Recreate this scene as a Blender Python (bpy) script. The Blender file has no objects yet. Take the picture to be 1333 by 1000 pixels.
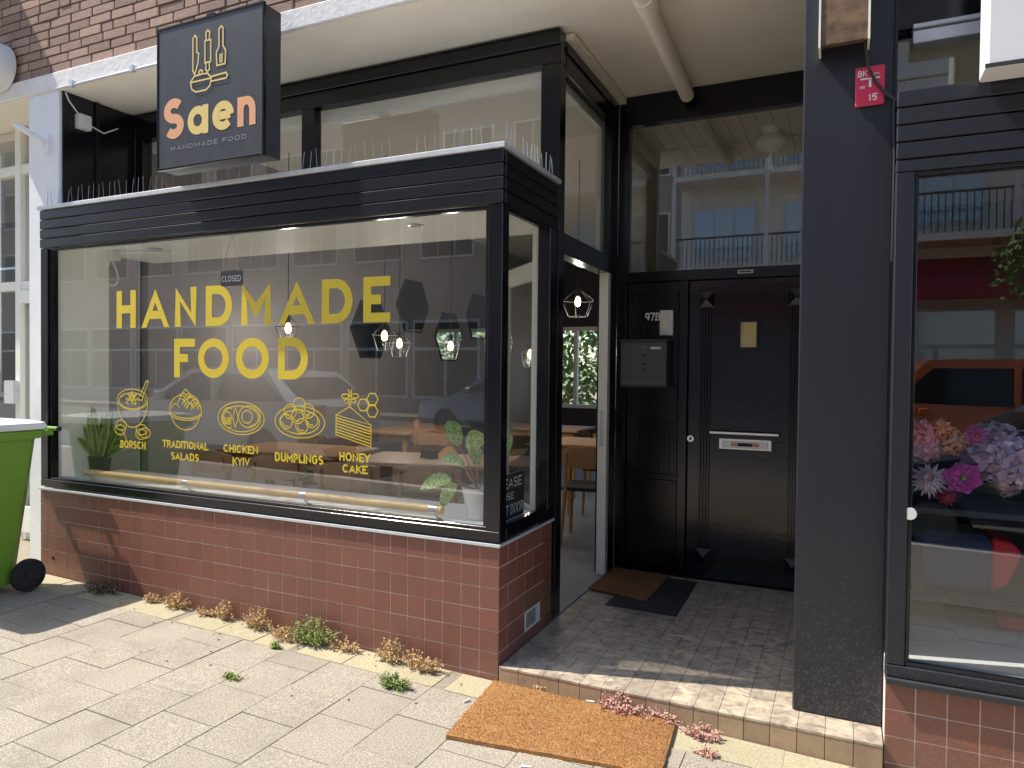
import bpy, bmesh, math, random
from math import sin, cos, pi, radians
from mathutils import Vector, Matrix
random.seed(7)
S = bpy.context.scene
COL = S.collection

# ------------------------------------------------------------------ camera, sky, sun, exposure
yaw, pitch, roll = -0.435897, -0.018912, 0.010644
fw = Vector((sin(yaw)*cos(pitch), cos(yaw)*cos(pitch), sin(pitch)))
rt = Vector((cos(yaw), -sin(yaw), 0)); up = rt.cross(fw)
r2 = rt*cos(roll)+up*sin(roll); u2 = -rt*sin(roll)+up*cos(roll)
cd = bpy.data.cameras.new('camera'); cam = bpy.data.objects.new('camera', cd); COL.objects.link(cam)
mw = Matrix((r2, u2, -fw)).transposed().to_4x4(); mw.translation = Vector((1.452, -2.994, 1.462))
cam.matrix_world = mw
cd.sensor_width = 36; cd.lens = 36*924.6/1333; cd.clip_start = .05; cd.clip_end = 600
S.camera = cam
SUN = Vector((-1, -.2535, 1.47)).normalized()          # towards the sun
w = bpy.data.worlds.new('World'); S.world = w; w.use_nodes = True
nt = w.node_tree; sky = nt.nodes.new('ShaderNodeTexSky'); sky.sky_type = 'NISHITA'; sky.sun_disc = False
sky.sun_elevation = math.asin(SUN.z); sky.sun_rotation = math.atan2(SUN.x, SUN.y) % (2*pi)
sky.air_density = 1.0; sky.dust_density = 1.0
bg = nt.nodes['Background']; bg.inputs[1].default_value = .14; nt.links.new(sky.outputs[0], bg.inputs[0])
sl = bpy.data.lights.new('sun', 'SUN'); sl.energy = 3.4; sl.angle = radians(.53); sl.color = (1, .94, .84)
so = bpy.data.objects.new('sun', sl); COL.objects.link(so)
so.rotation_euler = (-SUN).to_track_quat('-Z', 'Y').to_euler(); so.location = SUN*30
S.view_settings.view_transform = 'Standard'; S.view_settings.look = 'None'
S.view_settings.exposure = 1.12; S.view_settings.gamma = 1
S.render.engine = 'CYCLES'
S.cycles.transparent_max_bounces = 24; S.cycles.max_bounces = 10; S.cycles.diffuse_bounces = 5

# ------------------------------------------------------------------ materials
MATS = {}
def M(name, col, rough=.5, var=0., nscale=8., bump=0., bscale=120., metal=0., rnd=0., spec=.5, coat=0., detail=6, stretch=None, dirt=None, distort=0., col2=None, dust=None):
    m = bpy.data.materials.new(name); m.use_nodes = True; t = m.node_tree; L = t.links; N = t.nodes
    b = N['Principled BSDF']; b.inputs['Roughness'].default_value = rough; b.inputs['Metallic'].default_value = metal
    b.inputs['Specular IOR Level'].default_value = spec; b.inputs['Coat Weight'].default_value = coat
    tc = N.new('ShaderNodeTexCoord'); vec = tc.outputs['Object']
    if stretch:
        mp = N.new('ShaderNodeMapping'); mp.inputs['Scale'].default_value = stretch; L.new(vec, mp.inputs[0]); vec = mp.outputs[0]
    out = None
    rgb = N.new('ShaderNodeRGB'); rgb.outputs[0].default_value = (*col, 1); out = rgb.outputs[0]
    if rnd or var:
        hs = N.new('ShaderNodeHueSaturation'); L.new(out, hs.inputs['Color']); val = None
        if rnd:
            oi = N.new('ShaderNodeObjectInfo'); mr = N.new('ShaderNodeMapRange'); L.new(oi.outputs['Random'], mr.inputs[0])
            mr.inputs[3].default_value = 1-rnd; mr.inputs[4].default_value = 1+rnd; val = mr.outputs[0]
        if var:
            nz = N.new('ShaderNodeTexNoise'); nz.inputs['Scale'].default_value = nscale; nz.inputs['Detail'].default_value = detail
            nz.inputs['Roughness'].default_value = .7; nz.inputs['Distortion'].default_value = distort
            if rnd:
                ad = N.new('ShaderNodeVectorMath'); ad.operation = 'ADD'; L.new(vec, ad.inputs[0])
                cx = N.new('ShaderNodeCombineXYZ'); mm = N.new('ShaderNodeMath'); mm.operation = 'MULTIPLY'; mm.inputs[1].default_value = 37
                L.new(oi.outputs['Random'], mm.inputs[0]); L.new(mm.outputs[0], cx.inputs[0]); L.new(mm.outputs[0], cx.inputs[2]); L.new(cx.outputs[0], ad.inputs[1]); L.new(ad.outputs[0], nz.inputs['Vector'])
            else: L.new(vec, nz.inputs['Vector'])
            mr = N.new('ShaderNodeMapRange'); mr.inputs[1].default_value = .25; mr.inputs[2].default_value = .75
            mr.inputs[3].default_value = 1-var; mr.inputs[4].default_value = 1+var; L.new(nz.outputs[0], mr.inputs[0])
            if val:
                mu = N.new('ShaderNodeMath'); mu.operation = 'MULTIPLY'; L.new(val, mu.inputs[0]); L.new(mr.outputs[0], mu.inputs[1]); val = mu.outputs[0]
            else: val = mr.outputs[0]
        L.new(val, hs.inputs['Value']); out = hs.outputs[0]
    if col2:
        nz = N.new('ShaderNodeTexNoise'); nz.inputs['Scale'].default_value = nscale; nz.inputs['Detail'].default_value = 8; nz.inputs['Roughness'].default_value = .65; nz.inputs['Distortion'].default_value = distort
        g = N.new('ShaderNodeNewGeometry'); L.new(g.outputs['Position'], nz.inputs['Vector'])
        mr = N.new('ShaderNodeMapRange'); mr.inputs[1].default_value = .40; mr.inputs[2].default_value = .64; L.new(nz.outputs[0], mr.inputs[0])
        mx = N.new('ShaderNodeMixRGB'); L.new(mr.outputs[0], mx.inputs[0]); L.new(out, mx.inputs[1]); mx.inputs[2].default_value = (*col2, 1); out = mx.outputs[0]
    if dust:                                            # (colour, amount, top): pale splashes thickest near the ground
        nz = N.new('ShaderNodeTexNoise'); nz.inputs['Scale'].default_value = 150; nz.inputs['Detail'].default_value = 5
        g = N.new('ShaderNodeNewGeometry'); L.new(g.outputs['Position'], nz.inputs['Vector']); sx = N.new('ShaderNodeSeparateXYZ'); L.new(g.outputs['Position'], sx.inputs[0])
        mh = N.new('ShaderNodeMapRange'); mh.inputs[1].default_value = 0; mh.inputs[2].default_value = dust[2]; mh.inputs[3].default_value = .16; mh.inputs[4].default_value = -.12; L.new(sx.outputs[2], mh.inputs[0])
        ad = N.new('ShaderNodeMath'); ad.operation = 'ADD'; L.new(nz.outputs[0], ad.inputs[0]); L.new(mh.outputs[0], ad.inputs[1])
        mr = N.new('ShaderNodeMapRange'); mr.inputs[1].default_value = .62; mr.inputs[2].default_value = .80; mr.inputs[4].default_value = dust[1]; L.new(ad.outputs[0], mr.inputs[0])
        mx = N.new('ShaderNodeMixRGB'); L.new(mr.outputs[0], mx.inputs[0]); L.new(out, mx.inputs[1]); mx.inputs[2].default_value = (*dust[0], 1); out = mx.outputs[0]
    if dirt:                                            # (colour, amount, scale): stains with a shape of their own
        nz = N.new('ShaderNodeTexNoise'); nz.inputs['Scale'].default_value = dirt[2]; nz.inputs['Detail'].default_value = 8; nz.inputs['Roughness'].default_value = .75
        g = N.new('ShaderNodeNewGeometry'); L.new(g.outputs['Position'], nz.inputs['Vector'])
        mr = N.new('ShaderNodeMapRange'); mr.inputs[1].default_value = .48; mr.inputs[2].default_value = .72; mr.inputs[4].default_value = dirt[1]; L.new(nz.outputs[0], mr.inputs[0])
        mx = N.new('ShaderNodeMixRGB'); L.new(mr.outputs[0], mx.inputs[0]); L.new(out, mx.inputs[1]); mx.inputs[2].default_value = (*dirt[0], 1); out = mx.outputs[0]
    L.new(out, b.inputs['Base Color'])
    if bump:
        nb = N.new('ShaderNodeTexNoise'); nb.inputs['Scale'].default_value = bscale; nb.inputs['Detail'].default_value = 4; L.new(vec, nb.inputs['Vector'])
        bp = N.new('ShaderNodeBump'); bp.inputs['Strength'].default_value = bump; bp.inputs['Distance'].default_value = .004; L.new(nb.outputs[0], bp.inputs['Height']); L.new(bp.outputs[0], b.inputs['Normal'])
    MATS[name] = m; return m
def emis(name, col, s):
    m = bpy.data.materials.new(name); m.use_nodes = True; b = m.node_tree.nodes['Principled BSDF']
    b.inputs['Base Color'].default_value = (*col, 1); b.inputs['Emission Color'].default_value = (*col, 1); b.inputs['Emission Strength'].default_value = s
    return m
def glassmat(name, tint, ior=1.5, rough=0.):
    m = bpy.data.materials.new(name); m.use_nodes = True; t = m.node_tree; N = t.nodes; L = t.links; N.remove(N['Principled BSDF'])
    tr = N.new('ShaderNodeBsdfTransparent'); tr.inputs[0].default_value = (*tint, 1)
    gl = N.new('ShaderNodeBsdfGlossy'); gl.inputs['Roughness'].default_value = rough; gl.inputs['Color'].default_value = (1, 1, 1, 1)
    g = N.new('ShaderNodeNewGeometry'); mx = N.new('ShaderNodeMix'); mx.inputs[2].default_value = ior; mx.inputs[3].default_value = 1/ior
    L.new(g.outputs['Backfacing'], mx.inputs[0]); fr = N.new('ShaderNodeFresnel'); L.new(mx.outputs[0], fr.inputs[0])
    ms = N.new('ShaderNodeMixShader'); L.new(fr.outputs[0], ms.inputs[0]); L.new(tr.outputs[0], ms.inputs[1]); L.new(gl.outputs[0], ms.inputs[2])
    L.new(ms.outputs[0], N['Material Output'].inputs[0]); return m

GLASS = glassmat('window_glass', (.98, .99, .985), 1.6); GLASS2 = glassmat('double_glazing', (.97, .98, .975), 1.78)
M('tile', (.225, .088, .062), .38, .2, 6, .15, 40, rnd=.08, dust=((.24, .175, .14), .75, .42), dirt=((.15, .09, .07), .6, 5))
M('grout', (.68, .59, .53), .9, .2, 40)
M('black_paint', (.006, .006, .009), .17, .3, 14, .10, 90)
M('black_wood', (.006, .006, .010), .32, .3, 30, .25, 60, stretch=(.06, 1, 1))
M('navy_paint', (.014, .016, .024), .40, .18, 9, .12, 60, stretch=(1, 1, .12), dust=((.15, .145, .135), .40, 1.3))
M('door_paint', (.008, .009, .016), .11, .2, 5, .16, 38)
M('cream', (.88, .83, .71), .8, .06, 3, .1, 60, dirt=((.72, .63, .47), .3, 2.2))
M('white_paint', (.82, .83, .85), .6, .06, 6, .1, 90)
M('white_inner', (.87, .87, .80), .55, .05, 5)
M('concrete_white', (.84, .83, .82), .85, .10, 12, .8, 30, dirt=((.60, .58, .56), .4, 14))
M('brick', (.40, .27, .21), .9, .3, 7, .8, 14, rnd=.25)
M('mortar', (.13, .115, .105), .95, .25, 40, .6, 120)
M('paver', (.335, .295, .235), .92, .55, 42, .9, 55, rnd=.045, detail=1.5, dirt=((.215, .185, .14), .7, 2.2))
M('paver_pale', (.40, .35, .225), .92, .45, 30, .7, 60, rnd=.06, detail=3, dirt=((.33, .30, .20), .5, 6))
M('sand', (.25, .215, .16), .95, .35, 60, .5, 150)
M('flags_far', (.33, .295, .24), .92, .2, 90)
M('asphalt', (.15, .14, .13), .9, .25, 60, .4, 150)
M('step_tile', (.55, .45, .33), .32, .12, 15, .06, 20, rnd=.09, col2=(.25, .215, .18), distort=1.1, dirt=((.13, .12, .11), .75, 2.4))
M('riser_tile', (.40, .28, .18), .6, .25, 60, .1, 100, rnd=.15, dirt=((.20, .15, .10), .6, 12))
M('step_grout', (.07, .06, .05), .9, .2, 30)
M('alu', (.55, .56, .58), .35, .1, 20, metal=.9, dirt=((.25, .25, .25), .4, 20))
M('zinc', (.62, .64, .67), .4, .15, 20, metal=.25)
M('steel', (.62, .62, .60), .28, metal=1.)
M('chrome', (.75, .75, .74), .16, metal=1.)
M('coir', (.36, .175, .06), .95, .55, 110, 1., 300, dirt=((.46, .25, .09), .6, 3))
M('coir_old', (.24, .11, .045), .95, .35, 90, 1., 300, dirt=((.05, .045, .045), .6, 7))
M('rubber', (.022, .024, .030), .75, .4, 80, .6, 200, dirt=((.12, .12, .12), .4, 60))
M('bin_green', (.16, .32, .035), .38, .08, 4, .04, 200, dirt=((.20, .33, .07), .3, 4))
M('bin_lid', (.80, .82, .79), .35, .08, 6)
M('tyre', (.018, .018, .018), .75, .3, 40, .2, 100)
M('yellow', (.70, .53, .035), .5, .05, 20)
M('sign_black', (.038, .041, .048), .42, .25, 9, .04, 60, stretch=(1, 1, .15), dirt=((.07, .075, .085), .45, 8))
M('sign_orange', (.80, .40, .20), .5); M('sign_gold', (.80, .60, .20), .5); M('sign_grey', (.36, .36, .36), .5)
M('white_print', (.78, .78, .78), .5); M('red_plate', (.62, .03, .09), .35); M('slate', (.03, .032, .036), .7)
M('mailbox', (.085, .095, .105), .42, .1, 60, .05, 300); M('plastic_white', (.70, .70, .68), .4)
M('oak', (.46, .26, .12), .45, .22, 14, .1, 60, stretch=(1, 1, 1)); M('rail_wood', (.80, .52, .22), .4, .2, 22, .05, 60, stretch=(.1, 1, 1))
M('room_wall', (.30, .285, .29), .85, .06, 4); M('room_dark', (.05, .048, .046), .8, .1, 4); M('room_floor', (.22, .23, .24), .45, .1, 6)
M('hall', (.80, .76, .66), .8, .05, 3); M('dark_cushion', (.02, .022, .026), .8)
M('pot_black', (.015, .015, .017), .5); M('pot_white', (.75, .75, .73), .35)
M('leaf_stripe', (.10, .19, .045), .5, .55, 30, stretch=(1, 1, .25)); M('leaf_edge', (.42, .44, .14), .5); M('leaf', (.07, .16, .035), .5, .4, 25)
M('calathea', (.16, .30, .06), .45, .2, 55, col2=(.48, .54, .24)); M('calathea_dry', (.55, .30, .10), .6)
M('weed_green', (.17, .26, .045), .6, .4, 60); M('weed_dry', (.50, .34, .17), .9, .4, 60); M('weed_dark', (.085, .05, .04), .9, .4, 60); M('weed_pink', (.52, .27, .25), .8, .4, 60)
M('flower_pink', (.66, .30, .40), .7, .3, 40); M('flower_pale', (.66, .50, .58), .7, .3, 40); M('flower_magenta', (.55, .06, .34), .6, .3, 40)
M('flower_peach', (.72, .36, .24), .7, .3, 40); M('flower_red', (.34, .03, .07), .7, .3, 40); M('flower_mauve', (.50, .38, .55), .7, .3, 40)
M('navy_fabric', (.022, .04, .10), .75, .2, 20, .4, 220, stretch=(1, 1, 6)); M('red_fabric', (.55, .02, .04), .7); M('carpet', (.40, .40, .39), .95, .12, 60, .4, 250)
M('rust', (.16, .10, .055), .75, .6, 16, .3, 60, dirt=((.02, .018, .015), .8, 9)); M('cable', (.015, .015, .017), .5); M('mirror', (.62, .64, .64), .03, metal=1.)
M('car_white', (.62, .63, .64), .18, coat=.6); M('car_silver', (.20, .22, .25), .22, metal=.3, coat=.6); M('car_blue', (.03, .055, .10), .2, coat=.6); M('car_orange', (.75, .16, .03), .22, coat=.5)
M('car_glass', (.02, .022, .025), .06); M('bark', (.10, .075, .05), .9, .4, 20, .8, 40); M('foliage', (.10, .17, .03), .6, .5, 3)
M('facade_brick', (.44, .37, .33), .9, .2, 8); M('facade_pale', (.84, .80, .72), .8, .1, 2); M('facade_glass', (.52, .57, .64), .12, metal=.5); M('dark_pane', (.06, .055, .055), .5); M('awning_red', (.34, .025, .05), .7); M('frame_white', (.75, .75, .75), .5)
M('grass', (.06, .12, .025), .9, .4, 3)
BULB = emis('bulb', (1, .62, .28), 4)

# ------------------------------------------------------------------ mesh helpers
class MB:
    def __init__(s): s.v = []; s.f = []
    def quad(s, *p):
        n = len(s.v); s.v += [tuple(q) for q in p]; s.f.append(tuple(range(n, n+len(p)))); return s
    def box(s, x0, x1, y0, y1, z0, z1):
        n = len(s.v)
        s.v += [(x, y, z) for z in (z0, z1) for y in (y0, y1) for x in (x0, x1)]
        s.f += [tuple(n+i for i in q) for q in ((0, 2, 3, 1), (4, 5, 7, 6), (0, 1, 5, 4), (2, 6, 7, 3), (0, 4, 6, 2), (1, 3, 7, 5))]; return s
    def prism(s, pts, ax, a, b):                        # polygon in the two other axes, pushed along axis ax from a to b
        n = len(s.v); k = len(pts)
        def P(p, t): q = list(p); q.insert(ax, t); return tuple(q)
        s.v += [P(p, a) for p in pts]+[P(p, b) for p in pts]
        s.f += [tuple(range(n, n+k))[::-1], tuple(range(n+k, n+2*k))]+[(n+i, n+(i+1) % k, n+k+(i+1) % k, n+k+i) for i in range(k)]; return s
    def tube(s, pts, r, n=8, caps=True):
        pts = [Vector(p) for p in pts]; rings = []; rs = r if isinstance(r, (list, tuple)) else [r]*len(pts)
        for i, p in enumerate(pts):
            d = (pts[min(i+1, len(pts)-1)]-pts[max(i-1, 0)]).normalized()
            a = d.cross(Vector((0, 0, 1)) if abs(d.z) < .9 else Vector((1, 0, 0))).normalized(); b = d.cross(a)
            k = len(s.v); s.v += [tuple(p+(a*cos(2*pi*j/n)+b*sin(2*pi*j/n))*rs[i]) for j in range(n)]; rings.append(k)
        for a, b in zip(rings, rings[1:]):
            s.f += [(a+j, a+(j+1) % n, b+(j+1) % n, b+j) for j in range(n)]
        if caps: s.f += [tuple(rings[0]+j for j in range(n))[::-1], tuple(rings[-1]+j for j in range(n))]
        return s
    def lathe(s, prof, c=(0, 0, 0), n=20, ax=2):        # profile (radius, height) round axis ax
        k0 = len(s.v); m = len(prof)
        for j in range(n):
            a = 2*pi*j/n
            for r, h in prof:
                p = [r*cos(a), r*sin(a)]; p.insert(ax, h); s.v.append((p[0]+c[0], p[1]+c[1], p[2]+c[2]))
        for j in range(n):
            for i in range(m-1):
                a = k0+j*m+i; b = k0+((j+1) % n)*m+i; s.f.append((a, b, b+1, a+1))
        return s
    def loft(s, rings, caps=True):
        ks = []
        for r in rings: ks.append(len(s.v)); s.v += [tuple(p) for p in r]
        n = len(rings[0])
        for a, b in zip(ks, ks[1:]): s.f += [(a+j, a+(j+1) % n, b+(j+1) % n, b+j) for j in range(n)]
        if caps: s.f += [tuple(ks[0]+j for j in range(n))[::-1], tuple(ks[-1]+j for j in range(n))]
        return s
    def mesh(s, name, mat, smooth=False, bevel=0):
        me = bpy.data.meshes.new(name); me.from_pydata(s.v, [], s.f); me.update()
        bm = bmesh.new(); bm.from_mesh(me); bmesh.ops.recalc_face_normals(bm, faces=bm.faces)
        if bevel: bmesh.ops.bevel(bm, geom=list(bm.edges), offset=bevel, segments=1, affect='EDGES', clamp_overlap=True)
        bm.to_mesh(me); bm.free()
        if smooth:
            me.polygons.foreach_set('use_smooth', [True]*len(me.polygons)); me.set_sharp_from_angle(angle=radians(40))
        me.materials.append(mat if not isinstance(mat, str) else MATS[mat]); return me
    def build(s, name, mat, parent=None, smooth=False, bevel=0):
        o = bpy.data.objects.new(name, s.mesh(name, mat, smooth, bevel)); COL.objects.link(o)
        if parent: adopt(o, parent)
        return o
WORLD = {}
def adopt(o, parent):
    o.parent = parent
    r = parent
    if r.name in WORLD: o.matrix_parent_inverse = Matrix.Translation(-WORLD[r.name])
def tag(o, label, cat, group=None):
    o['label'] = label; o['category'] = cat
    if group: o['group'] = group
    return o
def struct(o): o['kind'] = 'structure'; return o
def thing(name, label, cat, loc=(0, 0, 0), rot=0, group=None, local=False):
    o = bpy.data.objects.new(name, None); COL.objects.link(o); o.location = loc; o.rotation_euler = (0, 0, rot); o.empty_display_size = .1
    tag(o, label, cat, group)
    if not local: WORLD[o.name] = Vector(loc)          # children are written in world coordinates
    return o
def dup(root, loc, rot, label):
    r = root.copy(); COL.objects.link(r); r.location = loc; r.rotation_euler = (0, 0, rot); r['label'] = label
    for ch in list(root.children):
        c = ch.copy(); COL.objects.link(c); c.parent = r
        for g in list(ch.children):
            d = g.copy(); COL.objects.link(d); d.parent = c
    return r
def unit(name, mat, bevel):
    return MB().box(-.5, .5, -.5, .5, -.5, .5).mesh(name, mat, bevel=bevel)
def piece(name, me, parent, c, sz, rot=None):
    o = bpy.data.objects.new(name, me); COL.objects.link(o); o.location = c; o.scale = sz
    if rot: o.rotation_euler = rot
    adopt(o, parent); return o
def gz(x): return -.005-.02*max(-9, min(9, x))

# stroke lettering: every glyph is a set of centre lines drawn as flat ribbons of even width
def arc(cx, cy, rx, ry, a0, a1, n=18): return [(cx+rx*cos(radians(a0+(a1-a0)*i/n)), cy+ry*sin(radians(a0+(a1-a0)*i/n))) for i in range(n+1)]
def ell(cx, cy, rx, ry, n=28): return arc(cx, cy, rx, ry, 0, 360, n)
_S = arc(.5, .75, .5, .25, 35, 270, 14)[:-1]+arc(.5, .25, .5, .25, 90, -145, 14)
GL = {'A': (.80, [[(0, 0), (.5, 1), (1, 0)], [(.2, .28), (.8, .28)]]), 'B': (.62, [[(0, 0), (0, 1), (.55, 1)]+arc(.55, .76, .38, .24, 90, -90, 10)+[(0, .52)], [(.55, .52)]+arc(.6, .26, .4, .26, 90, -90, 10)+[(0, 0)]]),
 'C': (.76, [arc(.52, .5, .52, .5, 42, 318)]), 'D': (.74, [[(0, 0), (0, 1), (.45, 1)]+arc(.45, .5, .55, .5, 90, -90)+[(0, 0)]]), 'E': (.56, [[(1, 1), (0, 1), (0, 0), (1, 0)], [(0, .5), (.92, .5)]]),
 'F': (.54, [[(1, 1), (0, 1), (0, 0)], [(0, .5), (.9, .5)]]), 'G': (.78, [arc(.5, .5, .5, .5, 42, 360)+[(.55, .5)]]), 'H': (.70, [[(0, 0), (0, 1)], [(1, 0), (1, 1)], [(0, .5), (1, .5)]]),
 'I': (.0, [[(.5, 0), (.5, 1)]]), 'K': (.68, [[(0, 0), (0, 1)], [(1, 1), (.1, .45)], [(.3, .6), (1, 0)]]), 'L': (.52, [[(0, 1), (0, 0), (1, 0)]]), 'M': (.90, [[(0, 0), (0, 1), (.5, .3), (1, 1), (1, 0)]]),
 'N': (.74, [[(0, 0), (0, 1), (1, 0), (1, 1)]]), 'O': (.86, [ell(.5, .5, .5, .5)]), 'P': (.6, [[(0, 0), (0, 1), (.6, 1)]+arc(.6, .72, .4, .28, 90, -90, 10)+[(0, .44)]]),
 'R': (.64, [[(0, 0), (0, 1), (.6, 1)]+arc(.6, .74, .4, .26, 90, -90, 10)+[(0, .48)], [(.5, .48), (1, 0)]]), 'S': (.62, [_S]), 'T': (.62, [[(0, 1), (1, 1)], [(.5, 1), (.5, 0)]]),
 'U': (.70, [[(0, 1), (0, .35)]+arc(.5, .35, .5, .35, 180, 360, 12)+[(1, 1)]]), 'V': (.76, [[(0, 1), (.5, 0), (1, 1)]]), 'Y': (.72, [[(0, 1), (.5, .45), (1, 1)], [(.5, .45), (.5, 0)]]),
 '1': (.35, [[(0, .75), (.6, 1), (.6, 0)]]), '5': (.6, [[(.95, 1), (.1, 1), (0, .55)]+arc(.45, .32, .55, .32, 110, -140, 12)]), '7': (.58, [[(0, 1), (1, 1), (.35, 0)]]),
 '9': (.6, [ell(.5, .68, .5, .32, 18), [(1, .7)]+arc(.45, .5, .55, .5, 0, -75, 8)]), '0': (.6, [ell(.5, .5, .5, .5)]), '8': (.6, [ell(.5, .75, .42, .25, 16), ell(.5, .25, .5, .25, 16)]), '3': (.58, [arc(.45, .75, .45, .25, 140, -90, 10)+arc(.45, .25, .5, .25, 90, -140, 10)]),
 'a': (.66, [ell(.48, .39, .48, .39), [(1, 0), (1, .78)]]), 'e': (.70, [[(.06, .40), (.97, .40)], arc(.5, .39, .5, .39, 0, 318)]), 'n': (.60, [[(0, 0), (0, .78)], [(0, .4)]+arc(.5, .42, .5, .36, 180, 0, 12)+[(1, 0)]])}
def ribbon(mb, pts, wd, fn, k=0, clip=None):
    P = []
    for p in pts:
        if not P or (Vector(p)-P[-1]).length > 1e-5: P.append(Vector(p))
    closed = (P[0]-P[-1]).length < 1e-6
    if closed: P = P[:-1]
    n = len(P); Lf = []; Rt = []
    if clip and not closed:
        for e, o in ((0, 1), (-1, -2)):
            if min(abs(P[e].y-clip[0]), abs(P[e].y-clip[1])) < wd*.51: P[e] = P[e]+(P[e]-P[o]).normalized()*wd
    for i in range(n):
        a = P[(i-1) % n] if (closed or i > 0) else None; b = P[(i+1) % n] if (closed or i < n-1) else None
        d1 = (P[i]-a).normalized() if a is not None else None; d2 = (b-P[i]).normalized() if b is not None else None
        if d1 is None: d1 = d2
        if d2 is None: d2 = d1
        t = (d1+d2); t = t.normalized() if t.length > 1e-4 else d1
        nn = Vector((-t.y, t.x)); c = max(.42, abs(nn.dot(Vector((-d1.y, d1.x)))))
        Lf.append(P[i]+nn*wd/2/c); Rt.append(P[i]-nn*wd/2/c)
    if clip:
        for q in Lf+Rt: q.y = max(clip[0], min(clip[1], q.y))
    for i in range(n if closed else n-1):
        j = (i+1) % n; mb.quad(fn(*Lf[i], k), fn(*Lf[j], k), fn(*Rt[j], k), fn(*Rt[i], k))
def lay(mb, txt, u0, u1, v0, v1, wt, fn, gap=.14):
    h = v1-v0; ws = []; tot = 0
    for ch in txt: ws.append(.38 if ch == ' ' else GL[ch][0]+wt*(.9 if GL[ch][0] else 1)); 
    tot = sum(ws)+gap*(len(txt)-1); sx = (u1-u0)/tot; x = u0
    for ch, wd in zip(txt, ws):
        if ch != ' ':
            w_ = wt*h; W = wd*sx
            for k, st in enumerate(GL[ch][1]):
                ribbon(mb, [(x+w_/2+p[0]*(W-w_), v0+w_/2+p[1]*(h-w_)) for p in st], w_, fn, k, (v0, v1 if ch not in 'aen' else v0+w_+.78*(h-w_)))
        x += (wd+gap)*sx
def vinyl(y):
    return lambda a, b, k: (a, y-k*.0004, b)

# ------------------------------------------------------------------ ground
xs = [-160, -9, 9, 160]
def sheet(y0, y1, dz):
    m = MB()
    for a, b in zip(xs, xs[1:]): m.quad((a, y0, gz(a)+dz), (b, y0, gz(b)+dz), (b, y1, gz(b)+dz), (a, y1, gz(a)+dz))
    return m
struct(sheet(-160, 160, -.16).build('ground', 'sand'))
struct(sheet(-13.2, -4.25, -.13).build('road', 'asphalt'))
def slab(y0, y1, dz):
    m = MB()
    for a, b in zip(xs, xs[1:]):
        m.loft([[(a, y0, gz(a)-.15), (a, y1, gz(a)-.15), (a, y1, gz(a)+dz), (a, y0, gz(a)+dz)], [(b, y0, gz(b)-.15), (b, y1, gz(b)-.15), (b, y1, gz(b)+dz), (b, y0, gz(b)+dz)]], caps=False)
    return m
pav = struct(slab(-4.1, .6, -.004).build('pavement', 'sand'))
struct(slab(-4.1, -2.335, -.002).build('outer_pavement', 'flags_far'))
struct(slab(-4.25, -4.105, 0).build('kerb', 'facade_pale'))
struct(slab(-16.5, -13.2, 0).build('far_pavement', 'flags_far'))
PV = unit('paver', 'paver', .006); PVP = unit('paver', 'paver_pale', .008)
tilt = math.atan(.02)
for c in range(-10, 14):
    x0 = -1.403+.2905*c
    if x0 > 3.2: continue
    off = -.63 if c % 2 else -.485
    y = off-.29*6
    while y < -.2:
        y1 = min(y+.2895, -.2)
        if y1-y > .05 and y > -2.4:
            piece('paver', PV, pav, (x0+.145, (y+y1)/2, gz(x0+.145)-.02+random.uniform(-.0015, .0015)), (.2865, y1-y-.004, .04), (random.uniform(-.004, .004), tilt+random.uniform(-.004, .004), 0))
        y += .2895
    piece('paver', PVP, pav, (x0+.145+(.06 if c % 3 else 0), -.102, gz(x0+.145)-.021+random.uniform(-.002, .001)), (.286, .188, .04), (0, tilt, 0))
# entrance step with its marbled tiles
step = struct(MB().box(.004, 1.612, .004, 2.0, -.1, .0615).build('entrance_step', 'step_grout'))
FT = unit('floor_tile', 'step_tile', .008); RT = unit('riser_tile', 'riser_tile', .02)
for i in range(16):
    x0 = .006+.1005*i
    piece('riser_tile', RT, step, (x0+.05, .006, gz(x0)/2+.028), (.098, .014, .062-gz(x0)+.012))
    j = 0; y = -.004
    while y < 1.84 and not (x0 > 1.25 and y > .19):
        y1 = min(y+.2005, 1.855); piece('floor_tile', FT, step, (x0+.05, (y+y1)/2, .0625+random.uniform(-.0005, .0006)), (.0985, y1-y-.0025, .009)); y += .2005

# ------------------------------------------------------------------ the building above and around the shopfront
bld = thing('brick_building', 'brown brick building front with white lintel above the recessed shopfronts', 'building', (0, .2, 0))
wall = MB().box(-7, 4.5, .168, .5, 3.49, 7.5).build('brick_wall', 'mortar', bld)
BR = unit('brick', 'brick', .035); extra = MB(); nb = 0
for r in range(16):
    z = 3.497+.0625*r; x = -7+(.11 if r % 2 else 0)+random.uniform(0, .03)
    while x < 4.3:
        L = random.choice((.205, .205, .205, .21, .1)); 
        if -4.9 < x < 1.3 and r < 11 and nb < 300:
            piece('brick', BR, wall, (x+L/2, .185+random.uniform(-.003, .003), z+.026), (L, .05, .052+random.uniform(-.002, .002)), (0, random.uniform(-.006, .006), random.uniform(-.01, .01))); nb += 1
        else: extra.box(x, x+L, .163, .2, z, z+.052)
        x += L+.012
eo = extra.build('brickwork', 'brick', wall); eo['kind'] = 'stuff'
MB().box(-7, 1.28, .14, .5, 3.372, 3.488).build('lintel', 'concrete_white', bld, bevel=.006)
MB().box(-7, 1.284, .5, .66, 3.366, 3.5).build('soffit', 'cream', bld); MB().box(-7, 1.284, .15, .5, 3.364, 3.371).build('soffit', 'cream', bld)
MB().box(-7, 1.284, .66, 2.1, 3.376, 3.5).build('soffit', 'cream', bld)
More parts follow.
